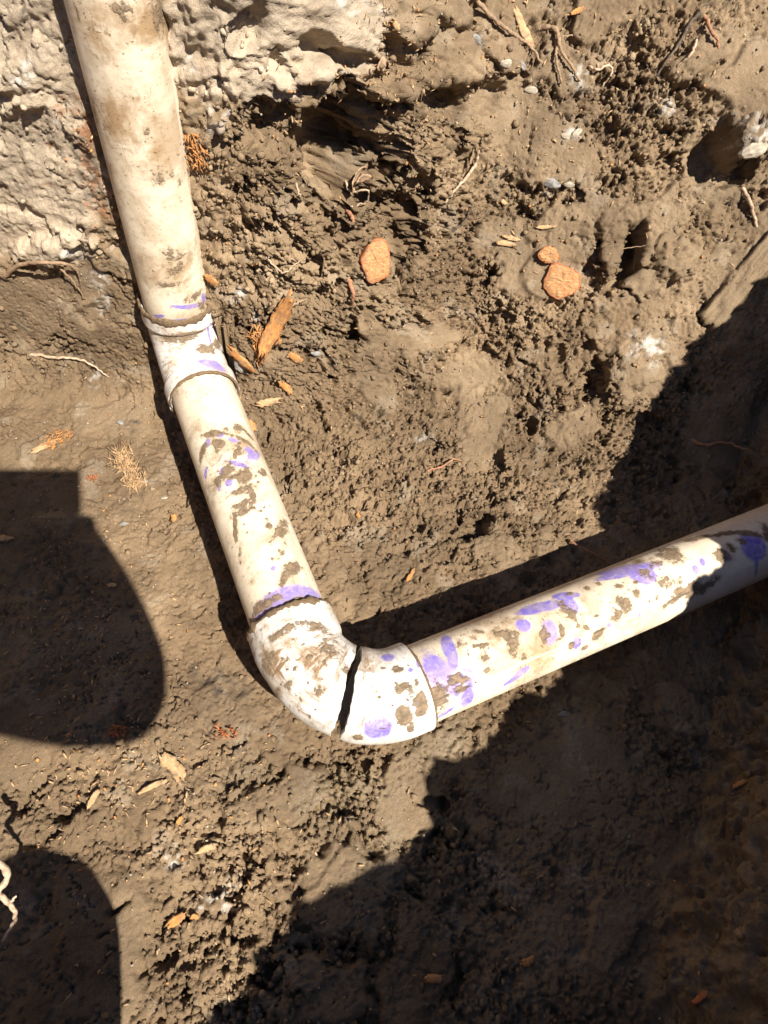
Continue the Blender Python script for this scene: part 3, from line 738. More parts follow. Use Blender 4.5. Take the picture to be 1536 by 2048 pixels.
# pipe running off to the right
a_, b_ = V2 + d23 * 0.095 + shift, V2 + d23 * 0.95 + shift
latp = Tube('outflow_pipe', lin(a_, b_), np.full(len(lin(a_, b_)), PR), NSEG, M_PIPE, 0.004, None, 0.75)
for a in [(895, 1285, 12, 30, -12), (905, 1310, 10, 24, 0), (875, 1335, 22, 36, -30), (900, 1360, 34, 14, 45), (938, 1345, 14, 14, 0), (945, 1365, 8, 20, 0), (1048, 1244, 14, 13, 0), (1105, 1262, 16, 22, 0), (1160, 1292, 10, 12, 0), (1085, 1208, 40, 12, -15), (1060, 1215, 30, 9, -15), (1125, 1185, 20, 12, 0), (1138, 1205, 16, 16, 0), (1152, 1183, 7, 6, 0), (1255, 1130, 60, 12, -12), (1285, 1140, 28, 22, 20), (1230, 1145, 36, 9, -20), (1050, 1345, 16, 7, -20), (1035, 1360, 30, 6, -25), (895, 1430, 20, 6, -25), (1510, 1085, 26, 28, 0), (1396, 1133, 7, 9, 0), (1405, 1117, 6, 9, 0), (1458, 1107, 9, 9, 0), (1520, 1130, 4, 28, -12), (940, 1400, 14, 22, 0), (1285, 1230, 3, 6, 0), (1226, 1252, 5, 5, 0)]:
    latp.blob('p', *a[:4], ang=a[4], amt=0.95)
for a in [(1010, 1265, 26, 14, 15), (1030, 1280, 14, 16, 0), (960, 1285, 20, 6, -10), (1055, 1312, 9, 8, 0), (1090, 1262, 9, 20, 0), (1125, 1255, 8, 14, 0), (1150, 1295, 8, 10, 0), (920, 1355, 24, 12, 0), (930, 1380, 20, 10, 0), (1258, 1205, 16, 22, 0), (1275, 1180, 9, 10, 0), (1200, 1275, 22, 10, -35), (1240, 1165, 10, 6, 0), (885, 1395, 22, 30, 0), (1025, 1300, 7, 6, 0), (1420, 1170, 34, 10, -25), (1395, 1180, 26, 14, -30), (1355, 1200, 30, 6, -25), (1450, 1105, 20, 14, 0), (1465, 1090, 10, 10, 0), (1390, 1070, 30, 9, -20), (1450, 1060, 40, 7, -15), (1500, 1060, 30, 8, 10), (1535, 1060, 10, 20, 0), (1180, 1255, 7, 6, 0), (1195, 1225, 6, 4, 0), (1480, 1075, 12, 8, 0), (1340, 1100, 20, 30, 0), (1175, 1300, 10, 6, 0)]:
    latp.blob('m', *a[:4], ang=a[4], amt=0.78)
for a in [(1330, 1110, 50, 50, 0), (1200, 1230, 60, 40, 0), (960, 1270, 50, 10, -20), (1100, 1300, 30, 30, 0), (880, 1420, 30, 20, 0)]:
    latp.blob('g', *a[:4], ang=a[4], amt=0.7)
for a in [(1470, 1110, 90, 70), (1400, 1160, 60, 50)]:
    latp.gr *= 1 - 0.7 * np.exp(-((latp.S[:, 0] - 0.62) / 0.2) ** 2)
for a in [(880, 1350, 34, 70, -15, 0.52), (1090, 1205, 60, 18, -18, 0.5), (1260, 1135, 80, 18, -15, 0.5), (1110, 1262, 26, 30, 0, 0.5), (925, 1365, 40, 30, 30, 0.5)]:
    latp.blob('p', *a[:4], ang=a[4], amt=a[5])
spatter(latp, (930, 1325), (1380, 1135), 58, 75, 5, 14)
lat_o = latp.build(stub); place(lat_o, stub)

# collars of mud caught at the socket mouths
def mud_ring(parent, top, centre, axis, r_in, thick, a0, a1, seed):
    n1, n2 = 240, 10
    axis = axis / np.linalg.norm(axis); e1 = np.cross(axis, [0.3, 0.2, 0.9]); e1 /= np.linalg.norm(e1); e2 = np.cross(axis, e1)
    th = np.linspace(0, 2 * np.pi, n1, endpoint=False); Vv = []
    nn = fbm(np.cos(th) * 3 + seed, np.sin(th) * 3, seed, 3); n3 = fbm(np.cos(th) * 7 + seed, np.sin(th) * 7, seed + 1, 2)
    for i, t in enumerate(th):
        d = e1 * math.cos(t) + e2 * math.sin(t)
        tk = thick * max(0.25, 0.85 + 0.40 * nn[i] + 0.14 * n3[i])
        for j in range(n2):
            q = 2 * np.pi * j / n2
            Vv.append(centre + d * (r_in + tk * (0.45 * math.cos(q) + 0.2)) + axis * (tk * 1.15 * math.sin(q) * (1 + 0.12 * n3[i])))
    i0 = np.arange(n1)[:, None]; j = np.arange(n2)[None]
    Fq = np.stack([i0 * n2 + j, ((i0 + 1) % n1) * n2 + j, ((i0 + 1) % n1) * n2 + (j + 1) % n2, i0 * n2 + (j + 1) % n2], -1).reshape(-1, 4)
    m = mesh_from('mud_ring', Vv, Fq)
    cc = np.ones((len(Vv), 4), np.float32); cc[:, :3] = np.array(SOIL) * 1.0
    add_attr(m, 'Col', cc, 'FLOAT_COLOR'); add_attr(m, 'wet', np.zeros(len(Vv)))
    o = new_obj('mud_ring', m, MS, parent)
    return o
mud_ring(bend_o, run, V1 + UZ * 0.119, UZ, 0.0598, 0.0070, 0, 1, 3)
mud_ring(bend_o, run, V1 + d12 * 0.1185, d12, 0.0588, 0.0048, 0, 1, 5)
mud_ring(elb_o, run, V2 - d12 * 0.1425, d12, 0.0605, 0.0060, 0, 1, 7)
mud_ring(half_o, stub, V2 + d23 * 0.123 + shift, d23, 0.0575, 0.0036, 0, 1, 9)

# ------------------------------------------------------------------ loose things on the ground
def frame_at(px, py, ang_px, lift=0.0):
    """position and rotation for a thing lying on the ground with its length along a direction in the photograph"""
    p, n = at(px, py)
    q = ray(px + 40 * math.cos(R(ang_px)), py + 40 * math.sin(R(ang_px)))
    t = ((p - CAM) @ n) / (q @ n) if abs(q @ n) > 1e-3 else 1.0
    x = CAM + q * t - p; x -= n * (x @ n); x /= np.linalg.norm(x) + 1e-9
    y = np.cross(n, x)
    m = Matrix.Identity(4)
    for i in range(3):
        m[i][0], m[i][1], m[i][2], m[i][3] = x[i], y[i], n[i], p[i] + n[i] * lift
    return m, project(p[None])[2][0] / FPX

def chip_mesh(L, Wd, T, seed, curl=0.15, taper=0.5, jag=0.55):
    r = np.random.default_rng(seed); n, k = 12, 4
    Vv = []
    for side in (1, -1):
        for i in range(n + 1):
            t = i / n; x = (t - 0.5) * L
            wid = Wd * (1 - taper * abs(2 * t - 1) ** 3.5) * (1 + jag * (r.random() - 0.5))
            off = Wd * 0.25 * math.sin(t * 3.1 + seed) + Wd * 0.08 * (r.random() - 0.5)
            for j in range(k + 1):
                y = (j / k - 0.5) * wid + off
                z = curl * L * (t - 0.5) ** 2 * 1.2 + side * T * 0.5 * (0.6 + 0.4 * (1 - abs(2 * j / k - 1))) + T * 0.25 * (r.random() - 0.5) + 0.12 * Wd * ((j / k - 0.5) ** 2)
                xx = x + (L * 0.30 * (r.random() - 0.5) if i in (0, n) else L * 0.03 * (r.random() - 0.5))
                Vv.append((xx, y, z))
    m = (n + 1) * (k + 1); Fq = []
    ix = lambda i, j: i * (k + 1) + j
    for i in range(n):
        for j in range(k):
            Fq.append((ix(i, j), ix(i + 1, j), ix(i + 1, j + 1), ix(i, j + 1)))
            Fq.append((m + ix(i, j), m + ix(i, j + 1), m + ix(i + 1, j + 1), m + ix(i + 1, j)))
        Fq.append((ix(i, 0), m + ix(i, 0), m + ix(i + 1, 0), ix(i + 1, 0)))
        Fq.append((ix(i, k), ix(i + 1, k), m + ix(i + 1, k), m + ix(i, k)))
    for j in range(k):
        Fq.append((ix(0, j), ix(0, j + 1), m + ix(0, j + 1), m + ix(0, j)))
        Fq.append((ix(n, j), m + ix(n, j), m + ix(n, j + 1), ix(n, j + 1)))
    return mesh_from('wood_chip', Vv, Fq, smooth=False)

def chip(px, py, L, Wd, ang, mat, label, name='wood_chip', cat='wood chip', T=0.004, curl=0.12, taper=0.5, tilt=0.0, group='wood chips in the trench'):
    m, k = frame_at(px, py, ang, 0.0005 + (0.006 if L > 100 else 0.5 * T))
    me_ = chip_mesh(L * k, Wd * k, T, int(px * 7 + py), curl, taper)
    o = new_obj(name, me_, mat)
    o.matrix_world = m @ Matrix.Rotation(tilt, 4, 'X')
    return tag(o, label, cat, group)

chip(548, 640, 150, 31, -72, M_ORANGE, 'long curled orange wood chip between the bend fitting and the cut root', curl=0.3, T=0.006)
chip(545, 690, 40, 24, -30, M_ORANGE, 'short orange chip touching the foot of the long curled chip', T=0.005)
chip(478, 716, 66, 18, 35, M_ORANGE, 'pointed orange chip lying against the side of the bend fitting', T=0.005)
chip(590, 716, 34, 16, 10, M_ORANGE, 'small orange chip beside the foot of the long curled chip', T=0.004)
chip(570, 778, 36, 14, 55, M_ORANGE, 'bright orange chip right of the second socket of the bend')
chip(540, 805, 50, 14, -5, M_PALE, 'flat brown-edged chip below the bright orange chip by the bend')
chip(506, 856, 28, 14, 70, M_ORANGE, 'small orange chip pressed against the upper end of the middle pipe')
chip(428, 562, 26, 20, 10, M_ORANGE, 'small orange chip tucked against the riser above the mud collar')
chip(95, 893, 52, 14, -22, M_PALE, 'pale flat splinter beside shredded wood above the square shadow', name='wood_splinter', cat='wood splinter')
chip(300, 1570, 52, 10, -18, M_PALE, 'straight pale splinter below the rounded shadow', name='wood_splinter', cat='wood splinter')
chip(188, 1598, 34, 12, -48, M_PALE, 'short broad splinter lower left of the straight pale splinter', name='wood_splinter', cat='wood splinter')
chip(345, 1530, 68, 26, 66, M_PALE, 'torn pale chip with orange end right of the rounded shadow')
chip(418, 1692, 40, 13, -6, M_PALE, 'pale oblong chip alone on the lit floor below the elbow')
chip(357, 1832, 40, 16, -45, M_ORANGE, 'orange forked chip on the lower lit floor', curl=0.3)
chip(392, 1830, 16, 9, 20, M_ORANGE, 'tiny orange chip just right of the forked chip')
chip(360, 1640, 16, 9, -70, M_ORANGE, 'tiny upright orange chip between the torn chip and the oblong chip')
chip(1468, 1565, 36, 10, -6, M_ORANGE, 'short orange stick in the shade below the pipe end', name='wood_stick', cat='stick', T=0.005, taper=0.1)
chip(860, 1955, 32, 15, -18, M_ORANGE, 'leaf-shaped chip in deep shade near the bottom edge')
chip(1056, 1917, 26, 14, -8, M_ORANGE, 'squarish chip in deep shade right of the leaf-shaped chip')
chip(812, 1148, 30, 8, -55, M_ORANGE, 'thin orange chip at the edge of the shade behind the elbow')
chip(722, 1398 - 360, 12, 7, 80, M_ORANGE, 'tiny orange crumb of wood right of the middle pipe')
chip(1400, 1995, 40, 12, -40, M_RED, 'reddish sliver of wood in shade at the bottom of the bank')
chip(350, 1038, 16, 12, 70, M_ORANGE, 'yellowish chip beside the shadow of the middle pipe')
chip(1012, 480, 8, 30, 90, M_PALE, 'pale flake on the wall above the two cut roots')
chip(1050, 60, 70, 16, 62, M_PALE, 'pale split stick among the thin roots near the top', name='wood_stick', cat='stick', taper=0.3)
chip(1148, 27, 26, 10, -35, M_ORANGE, 'orange chip near the top edge right of the split stick')
chip(1010, 495, 36, 9, 0, M_PALE, 'pale bark strip on the wall left of the small cut root', name='bark_strip', cat='bark')
chip(795, 55, 30, 11, 40, M_PALE, 'straw-coloured chip at the edge of the pale clay near the top')
chip(765, 130, 22, 22, 40, M_LEAF, 'brown dead leaf scrap below the straw-coloured chip', name='dead_leaf', cat='leaf', T=0.0015)
chip(1008, 410, 12, 8, 0, M_PALE, 'tiny pale chip on the smooth clay')
chip(1085, 457, 40, 7, -8, M_PALE, 'thin pale splinter on the wall above the large cut root', name='wood_splinter', cat='wood splinter')
chip(10, 1072, 14, 34, 100, M_PALE, 'pale chip at the edge of the frame inside the square shadow', T=0.006)
chip(222, 1165, 14, 10, 40, M_PALE, 'triangular grey chip inside the big shadow')

# shredded wood: bundles of fibres
def shred(px, py, L, Wd, ang, n, mat, label, seed):
    m, k = frame_at(px, py, ang, 0.002); r = np.random.default_rng(seed)
    Vv = []; Fq = []
    for i in range(2 * n):
        l = L * k * (0.08 + 0.22 * r.random()); w_ = (0.0005 + 0.0011 * r.random() ** 2); t = 0.0005 + 0.0006 * r.random()
        cx = (r.random() - 0.5) * L * k * 0.8; cy = (r.normal() * 0.28) * Wd * k; cz = 0.001 + 0.006 * r.random()
        a = r.normal() * 0.55; el = r.normal() * 0.25
        dx = np.array([math.cos(a) * math.cos(el), math.sin(a) * math.cos(el), math.sin(el)]); dy = np.array([-math.sin(a), math.cos(a), 0]); dz = np.cross(dx, dy)
        b = len(Vv)
        for (p_, q_) in ((-0.5, 0.5), (0.1, 1.0), (0.5, 0.25)):
            c_ = np.array([cx, cy, cz]) + dx * l * p_ + dz * 0.15 * l * abs(p_)
            for sy, sz in ((-1, -1), (1, -1), (1, 1), (-1, 1)):
                Vv.append(c_ + dy * sy * w_ * q_ + dz * sz * t * q_)
        for s2 in (0, 4):
            for j in range(4):
                Fq.append((b + s2 + j, b + s2 + (j + 1) % 4, b + s2 + 4 + (j + 1) % 4, b + s2 + 4 + j))
        Fq.append((b, b + 3, b + 2, b + 1)); Fq.append((b + 8, b + 9, b + 10, b + 11))
    o = new_obj('shredded_wood', mesh_from('shredded_wood', Vv, Fq, False), mat); o.matrix_world = m
    return tag(o, label, 'shredded wood', 'shredded wood in the trench')
shred(262, 932, 130, 34, 74, 110, M_PALE, 'long clump of shredded pale wood left of the middle pipe', 1)
shred(118, 872, 60, 40, -35, 32, M_ORANGE, 'frayed orange wood clump above the pale flat splinter', 2)
shred(395, 305, 90, 36, 78, 40, M_ORANGE, 'frayed orange wood clump beside the riser', 3)
shred(512, 690, 110, 24, 80, 40, M_ORANGE, 'loose orange fibres beside the long curled chip', 4)
shred(232, 1400 + 60, 40, 22, 10, 30, M_RED, 'red wood fibres left of the elbow near the rounded shadow', 5)
shred(450, 1462, 60, 24, 12, 16, M_RED, 'sparse red fibres on the floor below the elbow', 6)
shred(186, 955, 20, 16, 20, 24, M_RED, 'small red fibre tuft at the corner of the square shadow', 7)

# roots
def catmull(pts, n):
    pts = np.asarray(pts, float); pts = np.concatenate([[2 * pts[0] - pts[1]], pts, [2 * pts[-1] - pts[-2]]]); out = []
    for i in range(1, len(pts) - 2):
        p0, p1_, p2_, p3 = pts[i - 1:i + 3]
        for t in np.linspace(0, 1, n, endpoint=False):
            out.append(0.5 * ((2 * p1_) + (-p0 + p2_) * t + (2 * p0 - 5 * p1_ + 4 * p2_ - p3) * t * t + (-p0 + 3 * p1_ - 3 * p2_ + p3) * t ** 3))
    out.append(pts[-2]); return np.array(out)

def root_tube(pxs, rpx, r_end, lift, seed, lifts=None):
    pts = []; ks = []
    for i, (x, y) in enumerate(pxs):
        p, n = at(x, y); k = project(p[None])[2][0] / FPX; ks.append(k)
        l = lifts[i] if lifts else lift
        to_cam = (CAM - p); to_cam /= np.linalg.norm(to_cam)
        nn = to_cam if l > 0.03 else 0.5 * n + 0.5 * to_cam
        if i in (0, len(pxs) - 1) and l < 0.03: l = -0.004 - 0.5 * rpx * k
        pts.append(p + nn * (l + 0.5 * rpx * k))
    pth = catmull(pts, 9); t = np.linspace(0, 1, len(pth)); k = float(np.mean(ks))
    pth = pth + (0.0012 if lift > 0.03 else 0.0030) * np.stack([perlin(t * 14, t * 0 + seed, seed), perlin(t * 14, t * 0 + seed + 5, seed + 1), perlin(t * 14, t * 0 + 9 + seed, seed + 2)], -1)
    rad_ = (rpx + (r_end - rpx) * t) * k * (1 + 0.25 * perlin(t * 18, t * 0 + 3.0 + seed, seed + 4)); rad_[-1] *= 0.3
    V_, F_, _ = sweep(pth, rad_, 8)
    n = len(pth)
    return V_, F_, n

def root(paths, mat, label, rpx=5, r_end=2, lift=0.002, lifts=None, name='root', group='roots in the trench wall'):
    Vs, Fs, b = [], [], 0
    main = None
    for i, pth in enumerate(paths):
        V_, F_, n = root_tube(pth, rpx if i == 0 else rpx * 0.55, r_end if i == 0 else r_end * 0.6, lift, 10 + i + int(pth[0][0]), lifts if i == 0 else None)
        m = mesh_from(name if i == 0 else 'rootlet', V_, F_)
        o = new_obj(name if i == 0 else 'rootlet', m, mat, main)
        if i == 0: main = o
    return tag(main, label, 'root', group)

root([[(8, 558), (40, 528), (95, 520), (150, 535), (163, 585)], [(30, 540), (15, 580)], [(100, 525), (140, 560), (165, 600)]], M_ROOT, 'arching brown root over a ledge left of the riser', 5, 2, 0.012)
root([[(62, 712), (110, 718), (150, 722), (190, 738), (220, 760)]], M_ROOTP, 'thin pale root lying in a curve left of the bend fitting', 3.2, 1.5, 0.004)
root([[(-6, 1712), (8, 1745), (2, 1780), (20, 1800), (32, 1830), (26, 1850), (4, 1880)], [(20, 1800), (33, 1790)]], M_ROOTP, 'pale knobbly root sticking up at the lower left edge', 6.5, 2.5, 0.14)
root([[(960, 300), (945, 335), (915, 375), (895, 410)]], M_ROOTP, 'straight pale root across the middle of the wall', 4, 2, 0.006)
root([[(945, 300), (938, 330), (930, 345)]], M_ROOT, 'short root alongside the straight pale root', 3, 1.5, 0.005)
root([[(955, 0), (985, 40), (1030, 65), (1060, 95), (1085, 135)], [(960, 15), (965, 35)]], M_ROOT, 'long brown root slanting down from the top edge', 4.5, 2.5, 0.004)
root([[(1075, 55), (1105, 62), (1120, 85), (1125, 110), (1145, 140), (1165, 165)], [(1120, 80), (1140, 75)]], M_ROOT, 'forked brown root right of the split stick', 5, 2, 0.005)
root([[(1108, 80), (1113, 110), (1112, 135), (1120, 160), (1116, 175)]], M_ROOT, 'thin root hanging beside the forked root', 3.5, 1.6, 0.005)
root([[(1170, 135), (1195, 145), (1220, 132), (1222, 150), (1205, 170)], [(1180, 145), (1195, 165)]], M_ROOTP, 'loop of fine pale rootlets below the round hole', 3, 1.4, 0.006)
root([[(1415, 5), (1380, 45), (1355, 85), (1330, 120), (1310, 160)]], M_ROOTD, 'long dark root crossing the upper corner', 4, 2, 0.004)
root([[(1415, 35), (1420, 60), (1428, 80), (1435, 92)]], M_ROOTR, 'reddish kinked root in the upper corner', 4, 2, 0.006)
root([[(1395, 70), (1375, 105), (1345, 140)]], M_ROOTP, 'pale straight root under the long dark root', 3.5, 1.6, 0.005)
root([[(1380, 872), (1405, 885), (1440, 890), (1510, 896)]], M_ROOTR, 'reddish root in the shade above the end of the pipe', 4, 2, 0.006)
root([[(1134, 1068), (1150, 1088), (1180, 1105), (1215, 1116)]], M_ROOTR, 'thin red root reaching from the lit bank to the pipe', 2.5, 1.4, 0.012)
root([[(525, 515), (545, 530), (570, 545), (590, 530), (612, 515)]], M_ROOTP, 'thin wavy rootlet above the long curled chip', 2.2, 1.1, 0.004)
root([[(570, 622), (590, 608), (627, 596)]], M_ROOT, 'short grey twig touching the long curled chip', 3.5, 2.5, 0.006, name='twig')
root([[(702, 560), (700, 590), (703, 615)]], M_ROOTR, 'knobbly red rootlet below the round cut root', 5, 2.5, 0.004)
root([[(690, 415), (698, 430), (708, 440)]], M_ROOTR, 'short red bark piece above the round cut root', 5, 3, 0.004)
root([[(590, 370), (600, 390), (604, 410)]], M_ROOTP, 'fine white rootlet left of the dark hollow', 2, 1, 0.004)
root([[(1270, 495), (1262, 530), (1260, 560)], [(1235, 495), (1290, 495)]], M_ROOT, 'fine forked rootlet over the dark gap near the spade-cut block', 2, 1, 0.01)
root([[(855, 935), (880, 928), (905, 925), (925, 922)]], M_ROOTR, 'fine reddish root on the crumbled slope above the elbow', 2.6, 1.2, 0.004)
root([[(1482, 372), (1495, 410), (1508, 462)]], M_ROOTP, 'straight whitish root on the smooth clay at the far side', 4, 3, 0.002)
root([[(905, 470), (925, 440), (945, 405)]], M_ROOTD, 'short dark root below the straight pale root', 2.6, 1.4, 0.004)
root([[(690, 360), (700, 380), (730, 375), (722, 400), (690, 410)]], M_ROOTP, 'tangled pale rootlet under the curled dead leaf', 2.4, 1.2, 0.012)

# dead leaf at the hollow
def leaf(px, py, L, Wd, ang, label):
    m, k = frame_at(px, py, ang, 0.018)
    o = new_obj('dead_leaf', chip_mesh(L * k, Wd * k, 0.0012, int(px), 0.55, 0.8, 0.7), M_LEAF); o.matrix_world = m @ Matrix.Rotation(0.5, 4, 'X')
    return tag(o, label, 'leaf', 'dead leaves')
leaf(693, 340, 54, 24, -60, 'curled dead leaf upright at the foot of the dark hollow')
leaf(712, 348, 44, 20, -25, 'curled dead leaf lying against its upright neighbour at the hollow')

# cut roots: stump with bark and a sawn face
def cut_root(px, py, rx, ry, depth, label, seed, tiltv=(0, 0)):
    p, n = at(px, py); k = project(p[None])[2][0] / FPX
    tc = CAM - p; tc /= np.linalg.norm(tc); ax = 0.55 * n + 0.45 * tc; ax /= np.linalg.norm(ax)
    x = right - ax * (right @ ax); x /= np.linalg.norm(x); y = np.cross(ax, x)
    e = empty('cut_root', tuple(p)); tag(e, label, 'cut root', 'cut roots in the trench wall')
    n1 = 64; th = np.linspace(0, 2 * np.pi, n1, endpoint=False)
    rr = 1 + 0.28 * perlin(np.cos(th) * 0.9 + seed * 1.37, np.sin(th) * 0.9 + 0.4, seed) + 0.09 * perlin(np.cos(th) * 2.1 + 5, np.sin(th) * 2.1 + seed, seed + 1) + 0.03 * (rng.random(n1) - 0.5)
    def ring(z, s, jit=0.0): return np.array([p + x * rx * k * s * rr[i] * math.cos(t) + y * ry * k * s * rr[i] * math.sin(t) + ax * (z + jit * (_h(np.array([i]), np.array([seed]), 3)[0] - 0.5)) for i, t in enumerate(th)])
    rings = [ring(-0.02, 1.0), ring(depth * 0.5, 1.02), ring(depth, 1.0, 0.004), ring(depth - 0.0005, 0.92)]
    Vv = np.concatenate(rings); Fq = []
    for a in range(3):
        for i in range(n1): Fq.append((a * n1 + i, a * n1 + (i + 1) % n1, (a + 1) * n1 + (i + 1) % n1, (a + 1) * n1 + i))
    b = new_obj('bark', mesh_from('bark', Vv, Fq, False), M_RED, e); b.matrix_parent_inverse = Matrix.Translation(-Vector(e.location))
    fr = [ring(depth - 0.001, 0.94)]
    for s in (0.82, 0.7, 0.58, 0.45, 0.32, 0.2, 0.1, 0.02):
        q = ring(depth + 0.0015, s); q += ax * (0.0022 * fbm(q @ x * 120, q @ y * 300, seed, 3))[:, None]; fr.append(q)
    Vv = np.concatenate(fr); Fq = []
    for a in range(len(fr) - 1):
        for i in range(n1): Fq.append((a * n1 + i, a * n1 + (i + 1) % n1, (a + 1) * n1 + (i + 1) % n1, (a + 1) * n1 + i))
    f = new_obj('cut_face', mesh_from('cut_face', Vv, Fq, False), M_CUT, e); f.matrix_parent_inverse = Matrix.Translation(-Vector(e.location))
    return e
cut_root(745, 522, 31, 38, 0.013, 'ragged orange cut root end in the middle of the wall beside a dark hollow', 6)
cut_root(1130, 562, 36, 33, 0.009, 'round cut root end with red bark, larger of the adjoining pair', 5)
cut_root(1092, 514, 19, 18, 0.012, 'small cut root end, smaller of the adjoining pair', 8)

# stones
def stone_mesh(r, seed, flat=0.7):
    bm = bmesh.new(); bmesh.ops.create_icosphere(bm, subdivisions=2, radius=r)
    q = np.random.default_rng(seed); pl = [(Vector(q.normal(size=3)).normalized(), r * (0.6 + 0.3 * q.random())) for _ in range(7)]
    for v in bm.verts:
        for n, d in pl:
            e = v.co.dot(n) - d
            if e > 0: v.co -= n * e
        v.co.z *= flat
    m = bpy.data.meshes.new('stone'); bm.to_mesh(m); bm.free(); return m
def stone(px, py, rpx, mat, label, ang=0, asp=1.4, flat=0.6):
    m, k = frame_at(px, py, ang, -rpx * k0 * 0.15)
    o = new_obj('stone', stone_mesh(rpx * k, int(px + py), flat), mat)
    o.matrix_world = m @ Matrix.Diagonal((asp, 1 / asp, 1, 1))
    return tag(o, label, 'stone', 'stones in the trench')
k0 = 1.0 / FPX
stone(474, 736, 12, M_STONE, 'flat grey stone beside the bend fitting', 60)
stone(636, 708, 9, M_STONE, 'small bluish stone on the crumbled slope right of the long chip')
stone(1152, 262, 11, M_LIME, 'cream stone set in smooth clay high on the wall', -20)
stone(1133, 278, 9, M_LIME, 'cream pebble touching the larger cream stone')
stone(1105, 368, 14, M_STONE, 'grey-green stone above a black gap in the wall', 10)
stone(1135, 375, 9, M_LIME, 'pale pebble right of the grey-green stone')
stone(1018, 130, 13, M_LIME, 'banded cream stone under the long slanting root', 0)
stone(1060, 180, 11, M_LIME, 'yellowish pebble at the top of the smooth clay patch')
stone(1050, 134, 8, M_STONE, 'blue-grey sliver right of the banded stone', 60)
stone(958, 82, 11, M_STONE, 'blue-grey stone left of the long slanting root', 40)
stone(283, 957, 9, M_STONE, 'greyish translucent pebble beside the long clump of shredded wood', 10)
stone(332, 993, 6, M_LIME, 'tiny pale pebble near the middle pipe shadow')
stone(240, 1042, 7, M_STONE, 'small grey pebble right of the square shadow')
stone(1125, 1400 + 20, 9, M_STONE, 'greyish lump on the shaded floor below the outflow pipe')
stone(245, 797 + 45, 7, M_STONE, 'dark grey pebble left of the bend fitting shadow', 20)
stone(1505, 300, 24, M_LIME, 'whitish clay stone on the clod at the far edge', -20, 1.5, 0.7)

# spade-cut clay pieces at the far side
def slab(corners_px, thick, lift, label, name, seed, mat=None):
    top = []; ns = []
    for (x, y) in corners_px:
        p, n = at(x, y); top.append(p); ns.append(n)
    nrm = np.mean(ns, 0); nrm /= np.linalg.norm(nrm)
    c = np.mean(top, 0); hgt = max((q - c) @ nrm for q in top) * 0.5 + lift
    flat = []
    for (x, y) in corners_px:
        v = ray(x, y); t = ((c + nrm * hgt - CAM) @ nrm) / (v @ nrm); flat.append(CAM + v * t)
    a, b, c2, d = flat; n1, n2 = 26, 14; Vv = []
    for side in (0, 1):
        for i in range(n1 + 1):
            for j in range(n2 + 1):
                s, t = i / n1, j / n2
                q = (a * (1 - s) + b * s) * (1 - t) + (d * (1 - s) + c2 * s) * t
                e = min(s, 1 - s, t, 1 - t)
                rn = fbm(np.array([s * 6.0 + seed]), np.array([t * 5.0]), seed, 3)[0]
                w_ = (np.mean(flat, 0) - q) * (0.13 * rn if e == 0 else 0)
                q = q + w_ + nrm * (0.006 * rn - (0.003 if e == 0 else 0))
                Vv.append(q - nrm * thick * side)
    m0 = (n1 + 1) * (n2 + 1); ix = lambda i, j: i * (n2 + 1) + j; Fq = []
    for i in range(n1):
        for j in range(n2):
            Fq += [(ix(i, j), ix(i + 1, j), ix(i + 1, j + 1), ix(i, j + 1)), (m0 + ix(i, j), m0 + ix(i, j + 1), m0 + ix(i + 1, j + 1), m0 + ix(i + 1, j))]
        Fq += [(ix(i, 0), m0 + ix(i, 0), m0 + ix(i + 1, 0), ix(i + 1, 0)), (ix(i, n2), ix(i + 1, n2), m0 + ix(i + 1, n2), m0 + ix(i, n2))]
    for j in range(n2):
        Fq += [(ix(0, j), ix(0, j + 1), m0 + ix(0, j + 1), m0 + ix(0, j)), (ix(n1, j), m0 + ix(n1, j), m0 + ix(n1, j + 1), ix(n1, j + 1))]
    m = mesh_from(name, Vv, Fq, False)
    cc = np.ones((len(Vv), 4), np.float32); cc[:, :3] = np.array((0.22, 0.160, 0.098)); cc[:, :3] *= (1 + 0.2 * fbm(np.array(Vv)[:, 0] * 30, np.array(Vv)[:, 1] * 30, seed, 3))[:, None]
    add_attr(m, 'Col', cc, 'FLOAT_COLOR'); add_attr(m, 'wet', np.full(len(Vv), 0.3))
    o = new_obj(name, m, MS)
    return tag(o, label, 'clay', 'spade-cut clay pieces')
slab([(1398, 632), (1548, 455), (1580, 490), (1432, 662)], 0.05, 0.008, 'long smooth clay slab with a straight spade-cut edge at the far side', 'clay_slab', 2)
slab([(1248, 568), (1368, 470), (1402, 510), (1285, 606)], 0.05, 0.008, 'rectangular spade-cut clay block above the long slab', 'clay_block', 4)

# ------------------------------------------------------------------ uncountable bits: soil crumbs and straw-like splinters
def ico_unit():
    bm = bmesh.new(); bmesh.ops.create_icosphere(bm, subdivisions=1, radius=1.0)
    V_ = np.array([v.co[:] for v in bm.verts]); F_ = np.array([[v.index for v in f.verts] for f in bm.faces]); bm.free(); return V_, F_
IV, IF = ico_unit()
dx_area = (np.abs(U) < 0.95) & (W > -0.4) & (W < 1.7)
prob = np.where(dx_area & inview, np.clip(rough, 0.05, 1.2) ** 1.3 + 0.05, 0).ravel().astype(np.float64)
prob[(np.minimum(*[np.hypot(Pf[:, 0] - (a + (b - a) * 0.5)[0], 0 * Pf[:, 0] + 9) for a, b in ((V1, V2), (V2, V3))]) < 0)] = 0
prob /= prob.sum()
NCR = 15000
pick = rng.choice(len(prob), NCR, p=prob)
sz = 0.0011 + 0.0040 * rng.random(NCR) ** 4
Vv = np.empty((NCR, 12 if len(IV) == 12 else len(IV), 3), np.float32)
jit = 1 + 0.35 * rng.normal(size=(NCR, len(IV), 1)).clip(-1.2, 1.2)
